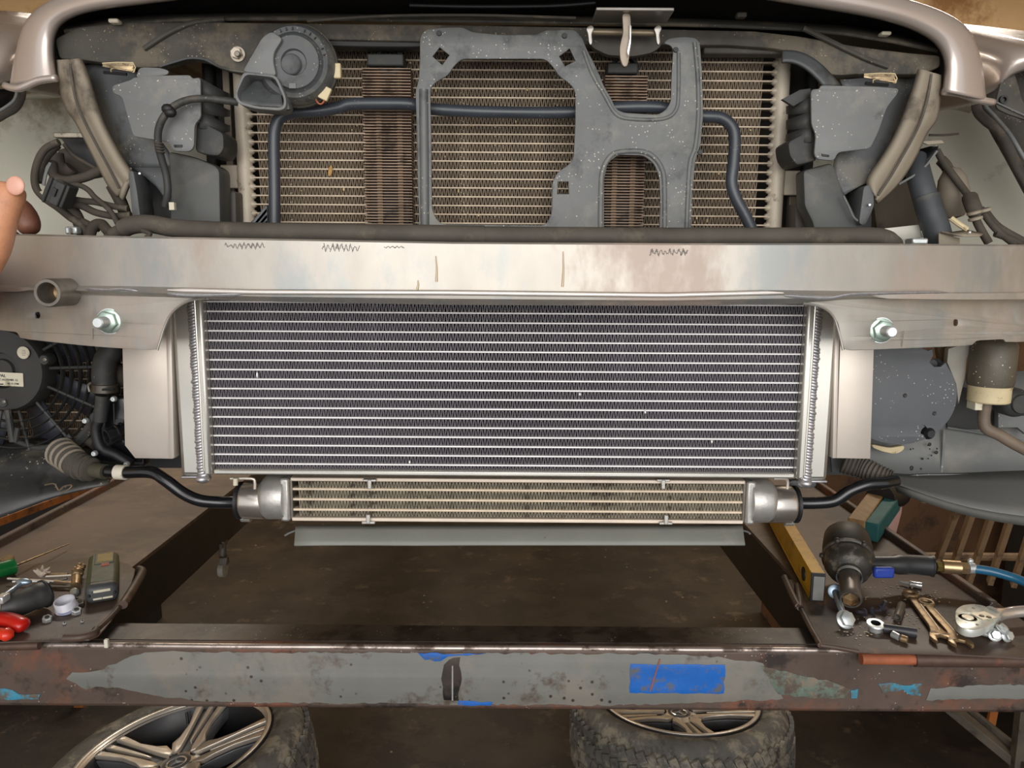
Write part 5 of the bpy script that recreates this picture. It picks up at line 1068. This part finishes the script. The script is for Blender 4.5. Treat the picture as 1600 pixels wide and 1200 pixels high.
# screwdriver with awl
sd = thing('screwdriver', G(15, 895), 'green handled awl lying at the left edge of the runway', 'screwdriver')
q0, q1, q2 = G(-45, 903, .016), G(24, 884, .016), G(107, 850, .006)
MB().tube(smoothpath([q0, q0.lerp(q1, .4), q0.lerp(q1, .8), q1], 4), [.014]*5+[.0155]*6+[.016, .012], 12).add('handle', GREENG, sd)
MB().tube([q1, q1.lerp(q2, .2), q2], [.0022, .002, .0012], 8).add('shaft', BRASS, sd)
cp_ = thing('round_fitting', G(12, 876), 'small brassy round fitting behind the green screwdriver handle', 'fitting')
MB().lathe([(0, .012), (.011, .012), (.013, .008), (.013, 0), (0, 0)], G(12, 879, .003), (.1, -.3, 1), 20).add('cap_body', BRASS, cp_)
# hex keys
hk = thing('hex_key_set', G(80, 905), 'set of thin steel hex keys beside the green meter', 'hex keys')
for (a, b, dz), (c, d, ez), m in (((12, 904, .01), (113, 910, .01), CHROME), ((20, 909, .008), (85, 908, .008), CHROME), ((62, 912, .006), (105, 904, .012), DSTEEL), ((85, 908, .012), (113, 911, .01), BRASS), ((70, 897, .012), (106, 897, .014), BRASS), ((72, 901, .014), (112, 899, .016), RIMM), ((60, 914, .005), (90, 906, .01), CHROME)):
    MB().tube([G(a, b, dz), G(c, d, ez)], .0022, 6).add('key', m, hk)
bz = thing('brass_valve', G(120, 905), 'knobbly bronze valve fitting left of the green meter', 'valve')
MB().tube([G(119, 917, .01), G(120, 900, .014), G(124, 889, .016)], [.009, .009, .007], 12).add('valve_body', BRASS, bz)
for a, b, r in ((117, 890, .006), (124, 884, .006), (128, 890, .005), (121, 896, .011), (130, 885, .005), (126, 896, .006)): MB().ball(G(a, b, .018), r, 8).add('knob', BRASS, bz, 'all')
MB().lathe([(0, 0), (.0075, 0), (.0075, .006), (.006, .008), (0, .008)], G(118, 926, .006), (-.1, -.7, .6), 16).add('valve_tip', ZINC, bz)
tk = thing('star_knob', G(66, 898), 'small white crumpled plastic star left of the bronze valve', 'knob')
sm = MB(); cc = G(66, 897, .012)
for k in range(7):
    an = k*.9; dvec = Vector((math.cos(an), math.sin(an)*.6, .25+.35*(k % 3))).normalized(); sm.tube([cc, cc+dvec*.017], [.007, .001], 6)
sm.add('star_body', mat('dirty white plastic', (200, 186, 170), .5), tk, False)
hs2 = thing('hose_elbow', G(50, 935), 'dark rubber elbow hose with clamps at the left edge, above the red pliers', 'hose')
MB().tube(smoothpath([G(-30, 952, .022), G(5, 950, .022), G(30, 943, .024), G(52, 934, .026), G(68, 928, .026)], 5), [.02]*8+[.021]*8+[.0225]*5, 18).add('elbow', mat('dark elbow rubber', (58, 58, 58), .5, 0, .15), hs2)
MB().lathe([(.0225, 0), (.0245, .001), (.0245, .004), (.014, .004), (.012, -.012), (0, -.013)], G(67, 928.5, .026), Vector(G(68, 928)-G(50, 935)), 22).add('open_end', BLK, hs2)
for a, b in ((2, 950), (10, 949)): MB().lathe([(.02, -.003), (.0225, -.0025), (.0225, .0025), (.02, .003)], G(a, b, .022), (1, .1, 0), 24).add('clamp', DSTEEL, hs2)
bb = thing('zinc_hanger_bolt', G(25, 918), 'pale zinc bolt with flared end lying on the dark elbow hose', 'bolt')
MB().tube(smoothpath([G(8, 930, .046), G(22, 920, .046), G(38, 908, .05)], 3), .0045, 10).add('bolt_shank', ZINCB, bb)
MB().ball(G(37, 909, .05), (.014, .008, .006), 10).add('bolt_head', ZINCB, bb, 'all')
MB().box(G(4, 935, .046), (.014, .02, .012)).add('clamp_screw', ZINC, bb, True, (('bevel', .002),))
mk = thing('milky_cap', G(104, 950), 'translucent white plastic cap below the green meter', 'cap')
MB().lathe([(.013, 0), (.017, .0), (.0185, .003), (.0185, .005), (.0165, .006), (.0165, .02), (.015, .021), (.0145, .006), (.013, .004)], G(105, 953, .001), (-.05, -.25, 1), 32).add('cap_wall', MILK, mk, 'all')
MB().lathe([(0, 0), (.0145, 0), (.0145, .002), (0, .002)], G(105, 953, .004), (-.05, -.25, 1), 28).add('cap_floor', mat('bluish cap floor', (150, 156, 186), .4), mk)
for nm, (a, b), s, m, lab in (('small_nut', (125, 945), .008, DSTEEL, 'dark ring nut touching the milky cap'), ('small_nut', (120, 958), .008, ZINC, 'small zinc nut just below the milky cap'), ('small_nut', (74, 970), .0075, ZINC, 'pale cube shaped nut left of the milky cap'), ('small_nut', (101, 975), .003, ZINC, 'tiny pale nut below the milky cap'), ('small_nut', (129, 972), .0028, ZINC, 'tiny pale nut near the curled mat edge')):
    t = thing(nm, G(a, b), lab, 'nut'); hexnut(MB(), G(a, b, 0), (.2, -.3, 1), s, s*1.1).add('nut_body', m, t); MB().lathe([(0, 0), (s*.45, 0), (s*.5, .0006), (0, .0006)], G(a, b, 0)+Vector((.2, -.3, 1)).normalized()*s*1.1, (.2, -.3, 1), 10).add('nut_bore', BLK, t)
pr_ = thing('red_pliers', G(20, 985), 'pliers with red and orange grips at the left edge of the mat', 'pliers')
MB().tube(smoothpath([G(-60, 968, .016), G(-10, 967, .016), G(18, 970, .016), G(34, 977, .014), G(40, 980, .012)], 4), [.012]*5+[.0145]*8+[.013, .011, .009, .006], 12, scale=.8).add('grip', RED, pr_)
MB().tube(smoothpath([G(-60, 988, .012), G(-5, 990, .012), G(10, 991, .012), G(22, 990, .011)], 4), [.011]*8+[.013, .012, .01, .007, .005], 12, scale=.8).add('grip', REDO, pr_)
MB().tube([G(-70, 986, .01), G(3, 996, .009)], [.01, .006], 10).add('steel_jaw', BLK, pr_)

# ================================================================ tools right (runway)
lv = thing('spirit_level', G(1250, 880), 'yellow spirit level lying on edge along the right runway', 'spirit level')
q = G(1281, 944, 0); w_, h_ = .0235, .052
dirv = (G(1222, 822+30, 0)-q); dirv.z = 0
p1 = PZ(1290, 897, Z+h_); p2 = PZ(1243, 822, Z+h_); dirv = (p2-p1); dirv.z = 0; dirv.normalize()
side = Vector((dirv.y, -dirv.x, 0)); base = p1-side*w_/2; base.z = Z
Lm = .52; M3b = Matrix((side, dirv, Vector((0, 0, 1)))).transposed()
def LL(x, y, z): return base+M3b @ Vector((x, y, z))
lbx = MB()
for z in (.0015, h_-.0015): lbx.box(LL(0, Lm/2+.003, z), (w_, Lm, .003), M3b)
lbx.box(LL(0, Lm/2+.003, h_/2), (.0075, Lm, h_-.004), M3b)
lbx.add('level_profile', YEL, lv, True, (('bevel', .0006),))
MB().box(LL(-w_/2+.003, Lm/2+.003, h_/2), (.0045, Lm, h_-.006), M3b).add('level_side', YEL, lv, False)
MB().box(LL(0, .0012, h_/2), (w_*1.02, .004, h_*1.02), M3b).add('end_cap_rim', BLK, lv, True, (('bevel', .0006),))
MB().box(LL(.001, -.0016, h_/2-.001), (w_*.8, .003, h_*.86), M3b).add('end_cap', mat('grey rubber cap', (118, 118, 116), .6), lv, True, (('bevel', .0006),))
MB().lathe([(0, 0), (.012, 0), (.013, .001), (.013, -.002)], LL(-w_/2-.0002, .06, h_/2), -side, 28).add('hand_hole', BLK, lv)
# impact wrench
iw = thing('impact_wrench', G(1350, 900), 'black air impact wrench with a blue lever and a long socket', 'impact wrench')
hd0 = G(1325, 872, .058); axw = (G(1329, 931, .026)-hd0).normalized()
CASTD = mat('dark cast housing', (62, 60, 56), .45, .3, .15, 40, dirt=((100, 94, 84), .3, 50), bump=.3)
MB().lathe([(0, -.075), (.03, -.073), (.041, -.06), (.044, -.03), (.0445, 0), (.043, .003)], hd0, axw, 36).add('motor_housing', mat('black rubber cover', (38, 37, 34), .6, 0, .15, 30), iw)
hcase = MB().lathe([(.0435, -.002), (.046, 0), (.046, .004), (.043, .006), (.0425, .02), (.037, .034), (.03, .04), (.022, .043), (.02, .05), (0, .05)], hd0, axw, 36).add('hammer_case', CASTD, iw)
for k in range(6):
    an = k*math.pi/3+.3; u = axw.orthogonal().normalized(); v = axw.cross(u); MB().ball(hd0+axw*.003+(u*math.cos(an)+v*math.sin(an))*.045, .0055, 8).add('screw_lug', CASTD, hcase, 'all')
MB().lathe([(.012, .042), (.0205, .046), (.0215, .051), (.0205, .054), (.0225, .058)], hd0, axw, 28).add('anvil_ring', ZINC, iw)
sk = hd0+axw*.052
MB().lathe([(.0165, 0), (.0175, .004), (.0176, .05), (.0192, .06), (.0175, .0645), (.0145, .064)], sk, axw, 32).add('long_socket', DSTEEL, iw)
MB().lathe([(.0148, .064), (.0142, .05), (0, .046)], sk, axw, 6).add('socket_hex', BRASS, iw, False)
g0, g1, g2 = G(1362, 888, .05), G(1395, 882, .05), G(1452, 884, .046)
MB().tube(smoothpath([G(1350, 882, .05), g1, G(1420, 882, .048), g2, G(1462, 885, .046)], 4), [.016]*5+[.0185]*8+[.0205, .0205, .019, .015], 18).add('grip', mat('soft black grip', (44, 46, 48), .4), iw)
MB().box((G(1372, 887, .055)+G(1372, 890, .05))/2+Vector((.004, -.012, -.002)), (.036, .012, .02)).add('lever', BLUEB, iw, True, (('bevel', .004),))
ahc = [G(1462, 885, .046), G(1472, 885, .046), G(1475, 885, .046), G(1500, 887, .046), G(1512, 888, .046), G(1522, 888, .046)]
ax2 = (ahc[3]-ahc[0])
MB().cyl(ahc[0], ahc[1], .0095, 6).add('brass_nut', mat('greenish brass', (150, 134, 80), .35, .8), iw)
ah = thing('air_hose', G(1560, 895, .04), 'blue air hose with brass coupling running off the right edge', 'air hose')
MB().cyl(ahc[1], ahc[3], .0125, 24).add('coupling_sleeve', mat('pale brass', (190, 164, 128), .3, .85, .1), ah)
MB().cyl(ahc[3], ahc[4], .0115, 6).add('coupling_hex', MATS['pale brass'], ah)
MB().cyl(ahc[4], ahc[5], .0098, 16).add('hose_clamp', ZINC, ah)
MB().ball(ahc[4]+Vector((.004, 0, .014)), (.006, .004, .005), 10).add('clamp_ear', ZINC, ah, 'all')
MB().tube(smoothpath([ahc[5]-Vector((.008, 0, 0)), G(1545, 892, .045), G(1572, 899, .042), G(1600, 909, .038), G(1660, 935, .03), G(1760, 975, .012)], 6), .0082, 16).add('hose_run', BLUEH, ah)
# wood block and teal cloth behind
wb_ = thing('wooden_block', G(1350, 800), 'wooden block lying behind the impact wrench', 'block')
def bar(a, b, w_, h_):
    d = b-a; y_ = Vector((d.x, d.y, 0)).normalized(); x_ = Vector((y_.y, -y_.x, 0)); m = Matrix((x_, y_, Vector((0, 0, 1)))).transposed()
    return MB().box((a+b)/2+Vector((0, 0, h_/2)), (w_, d.length, h_), m)
bar(G(1336, 842), G(1368, 796), .036, .045).add('block_body', WOOD, wb_, True, (('bevel', .002),))
tc_ = thing('teal_wedge', G(1370, 810), 'teal painted bar lying behind the impact wrench beside the wooden block', 'bar')
bar(G(1360, 846), G(1396, 796), .03, .042).add('bar_body', TEAL, tc_, True, (('bevel', .003),))
tag(MB().tube([G(1398, 768, .04), G(1375, 778, .04)], [.04, .035], 14).add('dark_roller', BLK), 'dark rubber roller behind the teal bar', 'roller')
# long bolt
lbolt = thing('long_bolt', G(1312, 950), 'long bluish zinc bolt leaning beside the socket of the impact wrench', 'bolt')
p0, p1 = G(1305, 925, .012), G(1320, 968, .012); ax3 = (p1-p0).normalized()
MB().lathe([(0, 0), (.0125, 0), (.0135, .002), (.0125, .004), (.006, .006), (0, .006)], p0-ax3*.003, ax3+Vector((0, 0, .3)), 24).add('round_head', ZINCB, lbolt)
MB().cyl(p0, p1, .0058, 14).add('shank', ZINCB, lbolt)
MB().lathe([(0, 0), (.0155, 0), (.0155, .002), (.0125, .004), (0, .004)], p1, (.15, -.75, .5), 28).add('washer_face', ZINC, lbolt)
hexnut(MB(), p1+Vector((.15, -.75, .5)).normalized()*.003, (.15, -.75, .5), .0125, .009).add('hex_head', ZINC, lbolt)
# small things
def sock(name, a, b, r, m, lab, cat='socket', tip=None):
    t = thing(name, G(*a), lab, cat); p0, p1 = G(*a, r), G(*b, r)
    MB().lathe([(0, 0), (r*.9, 0), (r, .001), (r, (p1-p0).length), (r*.75, (p1-p0).length), (r*.72, (p1-p0).length-.006), (0, (p1-p0).length-.007)], p0, p1-p0, 22).add('barrel', m, t); return t
sock('small_socket', (1409, 945), (1402, 965), .0068, DSTEEL, 'small dark deep socket standing open towards the front')
t = sock('bit_holder', (1421, 912), (1440, 915), .0058, CHROME, 'small bright chrome bit holder above the spanners', 'bit holder')
MB().tube([G(1406, 909, .005), G(1414, 911, .005), G(1421, 912, .006)], [.0022, .003, .0035], 8).add('bit', CHROME, t)
t = thing('black_rod', G(1405, 985), 'black round rod lying in front of the flange nut', 'rod')
MB().cyl(G(1380, 981, .008), G(1432, 989, .008), .0078, 18, .0085).add('rod_body', mat('matt black rod', (50, 50, 54), .35), t)
t = thing('flange_nut', G(1365, 978), 'open zinc flange nut left of the black rod', 'nut')
MB().lathe([(.008, .0145), (.0135, .014), (.0145, .012), (.0135, .0105), (.0105, .01), (.01, 0), (.007, 0)], G(1367, 985, 0), (-.05, -.15, 1), 28).add('nut_body', ZINC, t)
MB().lathe([(.008, .014), (.0075, .004), (0, .003)], G(1367, 985, 0), (-.05, -.15, 1), 20).add('nut_bore', BLK, t)
for lab, a, b, m in (('short bright stud in front of the black rod', (1395, 991), (1405, 996), ZINC), ('short rusty stud right of the bright stud', (1408, 997), (1418, 1000), BRASS)):
    t = thing('short_stud', G(*a), lab, 'stud'); MB().cyl(G(*a, .006), G(*b, .006), .006, 14, .0055).add('stud_body', m, t)
for i, (a, b, lab) in enumerate(((1350, 957, 'dark clip bolt left of the small deep socket, nearest the long bolt'), (1362, 955, 'dark clip bolt in the middle of the small dark row'), (1379, 950, 'dark upright clip bolt nearest the small deep socket'))):
    t = thing('dark_bolt', G(a, b), lab, 'bolt'); ax4 = ((-.8, -.3, .2), (.6, -.6, .4), (.1, -.3, 1))[i]
    MB().lathe([(0, 0), (.0075, 0), (.0075, .003), (.003, .004), (.003, .016), (0, .016)], G(a, b, .007), ax4, 12).add('bolt_body', mat('blackish bolt', (70, 68, 76), .4, .4), t)
def spanner(a, b, r0, r1, lab, ring):
    t = thing('spanner', G(*a), lab, 'spanner'); p0, p1 = G(*a, .007), G(*b, .006); dv = (p1-p0); L = dv.length; dv.normalize(); sd_ = Vector((dv.y, -dv.x, 0)).normalized(); up = sd_.cross(dv)
    me = poly_mesh([(-.006, 0), (-.0075, L*.2), (-.0075, L*.75), (-.011, L*.88), (-.017, L*.95), (-.0185, L*1.02), (-.015, L*1.1), (-.0105, L*1.12), (-.0075, L*1.0), (0, L*.97), (.0075, L*1.0), (.0115, L*1.13), (.0165, L*1.09), (.019, L*1.02), (.016, L*.95), (.011, L*.88), (.0075, L*.75), (.0075, L*.2), (.006, 0)], [], .006, .0014)
    M4 = Matrix.Translation(p0) @ Matrix((sd_, dv, up)).transposed().to_4x4(); me.transform(M4); link_mesh('open_jaw_body', me, BRASS, t)
    prof = [(.0085, -.004), (.0125, -.005), (.0145, 0), (.0125, .005), (.0085, .004), (.008, 0), (.0085, -.004)] 
    MB().lathe(prof, p0-dv*.006+up*.001, up, 28).add('ring_end', BRASS, t, 'all')
    MB().tube([p0+dv*L*.15+up*.003-sd_*.004, p0+dv*L*.85+up*.003-sd_*.004], .0009, 6).add('handle_edge', RIMM, t); return t
spanner((1424, 932), (1471, 996), 0, 0, 'bronze coloured spanner, the left one of the crossed pair', 1)
spanner((1449, 946), (1500, 1003), 0, 0, 'bronze coloured spanner, the right one with its ring end up', 1)
# ratchet
rt = thing('ratchet', G(1525, 962), 'bright chrome ratchet with round head at the right edge', 'ratchet')
p0 = G(1518, 960, .03); q0 = G(1572, 966, .03)
top_ = [(1492, 964), (1493, 952), (1503, 945), (1520, 943), (1535, 945), (1552, 952), (1562, 956), (1562, 963), (1552, 972), (1538, 981), (1520, 985), (1503, 981), (1494, 974)]
me_pts = [(PZ(a, b, Z+.03).x, PZ(a, b, Z+.03).y) for a, b in top_]
me = poly_mesh(chaikin(me_pts, 2), [], .013, .0015); me.transform(Matrix.Translation((0, 0, Z+.0235))); link_mesh('ratchet_head', me, mat('satin silver', (214, 218, 212), .32, .4, .1, 60, dirt=((176, 190, 176), .3, 50)), rt)
MB().cyl(G(1515, 966, .0), G(1515, 966, .018), .008, 16).add('square_drive', DSTEEL, rt)
MB().lathe([(0, .0015), (.0085, .0015), (.009, 0), (.013, 0), (.0135, .0006), (.014, 0)], G(1512, 965, .03), (0, 0, 1), 28).add('drive_button', mat('soft satin chrome', (214, 208, 190), .4, .6), rt)
MB().box(G(1537, 962, .0305), (.03, .024, .0012), Matrix.Rotation(.3, 3, 'Z')).add('cover_plate', MATS['soft satin chrome'], rt, True, (('bevel', .0005),))
for a, b in ((1534, 962), (1545, 964)): MB().lathe([(0, .001), (.003, .001), (.0042, 0)], G(a, b, .0315), (0, 0, 1), 16).add('selector', DSTEEL, rt)
for a, b in ((1521, 950), (1527, 976)): MB().lathe([(0, .0006), (.0022, .0006), (.0024, 0)], G(a, b, .0302), (0, 0, 1), 14).add('screw', DSTEEL, rt)
MB().tube(smoothpath([G(1550, 962, .02), G(1575, 958, .021), G(1600, 955, .022), G(1740, 945, .022)], 4), [.016, .013, .011]+[.0095]*10, 16).add('handle', CHROME, rt)
t = thing('thin_bolt', G(1525, 985), 'slim long zinc bolt in front of the ratchet head', 'bolt')
MB().cyl(G(1508, 982, .006), G(1545, 992, .006), .0042, 12).add('shank', ZINC, t); hexnut(MB(), G(1510, 983, .006), (-1, .2, 0), .0085, .006).add('head', ZINC, t)
for i, (a, b, h, ax4, lab) in enumerate(((1550, 980, .004, (.2, -.5, .8), 'flange bolt in the small heap, the one touching the ratchet'), (1564, 984, .012, (.5, -.3, .8), 'flange bolt on top of the small heap'), (1554, 992, .004, (-.2, -.8, .4), 'flange bolt at the left front of the small heap'), (1572, 993, .004, (.3, -.9, .4), 'flange bolt at the right front of the small heap'))):
    t = thing('flange_bolt', G(a, b), lab, 'bolt', 'zinc flange bolts in a heap by the ratchet'); c4 = G(a, b, h+.004); axv = Vector(ax4).normalized()
    MB().lathe([(0, 0), (.0105, 0), (.0105, .0015), (.008, .003), (0, .003)], c4, axv, 20).add('flange', ZINC, t); hexnut(MB(), c4+axv*.002, axv, .0075, .007).add('head', ZINC, t); MB().cyl(c4-axv*.008, c4, .0045, 10).add('shank', ZINC, t)
gr = MB(); rr = random.Random(9)
for _ in range(150):
    a, b = rr.choice([(1335, 985), (1410, 962), (1450, 965), (1370, 925), (1445, 930)]); p = G(a+rr.gauss(0, 18), b+rr.gauss(0, 8)); s = rr.uniform(.0006, .0018); gr.ball(p+Vector((0, 0, s*.3)), (s*1.4, s, s*.5), 5)
tag(gr.add('metal_crumbs', mat('pale crumbs', (176, 160, 138), .7), None, False), 'pale metal crumbs scattered on the right mat', 'crumbs', kind='stuff')

# ================================================================ hand holding the left end of the beam
def skin(name, chains, m, parent=None, lvl=2):
    verts = []; edges = []; rad = []
    key = {}
    for ch in chains:
        prev = None
        for p, r in ch:
            k = tuple(round(x, 5) for x in p)
            if k not in key: key[k] = len(verts); verts.append(Vector(p)); rad.append(r)
            i = key[k]
            if prev is not None: edges.append((prev, i))
            prev = i
    c = sum(verts, Vector())/len(verts)
    me = bpy.data.meshes.new(name); me.from_pydata([v-c for v in verts], edges, []); o = bpy.data.objects.new(name, me); COL.objects.link(o)
    o.modifiers.new('skin', 'SKIN'); me.skin_vertices[0].data[0].use_root = True
    for i, r in enumerate(rad): me.skin_vertices[0].data[i].radius = r if hasattr(r, '__len__') else (r, r)
    s = o.modifiers.new('sub', 'SUBSURF'); s.levels = lvl; s.render_levels = lvl
    dm = bpy.data.meshes.new_from_object(o.evaluated_get(bpy.context.evaluated_depsgraph_get())); bpy.data.objects.remove(o)
    dm.transform(Matrix.Translation(c)); dm.materials.clear(); return link_mesh(name, dm, m, parent, 'all')
hnd = thing('person', P(-60, 420, .8), 'hand of a person gripping the left end of the beam, fingers bare, the rear ones coloured dark by grime and shade', 'person')
HY = .80
def H(px, py, Y=HY): return P(px, py, Y)
wr_ = H(-150, 560, .74); palm = H(-75, 470, .79)
body = [[(palm, (.03, .022)), (wr_, (.027, .022)), (H(-260, 700, .6), (.037, .034)), (H(-420, 900, .42), (.046, .046))],
        [(palm, (.03, .022)), (H(-38, 425, .80), .021), (H(-10, 385, .80), .0205), (H(-3, 345, .803), .0185), (H(8, 318, .806), .0185), (H(16, 298, .81), .0175), (H(19, 287, .812), .0135)],
        [(palm, (.03, .022)), (H(-70, 400, .90), .017), (H(-10, 318, .98), .0165), (H(28, 318, .98), .0165), (H(43, 342, .965), .0165), (H(48, 368, .96), .014)],
        [(palm, (.03, .022)), (H(-78, 420, .90), .016), (H(-35, 372, .98), .012), (H(10, 365, .985), .011), (H(40, 385, .97), .0095), (H(48, 402, .965), .008)],
        [(palm, (.03, .022)), (H(-90, 450, .89), .015), (H(-55, 420, .97), .0115), (H(-5, 408, .985), .0105), (H(25, 425, .97), .009), (H(34, 440, .965), .0078)],
        [(palm, (.03, .022)), (H(-105, 480, .88), .013), (H(-75, 462, .95), .0105), (H(-30, 452, .97), .0095), (H(-5, 462, .96), .0082), (H(2, 474, .955), .007)]]
ho = skin('hand', body, SKIN, hnd)
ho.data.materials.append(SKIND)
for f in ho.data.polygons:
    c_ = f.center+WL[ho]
    if c_.y > .9: f.material_index = 1  # rear fingers darker: grime, with their shade put into the colour
nb_ = MB().ball(H(24, 290, .7938), (.0098, .0026, .0098), 18, Matrix.Rotation(.5, 3, 'Y')); nb_.add('thumbnail', NAIL, hnd, 'all')
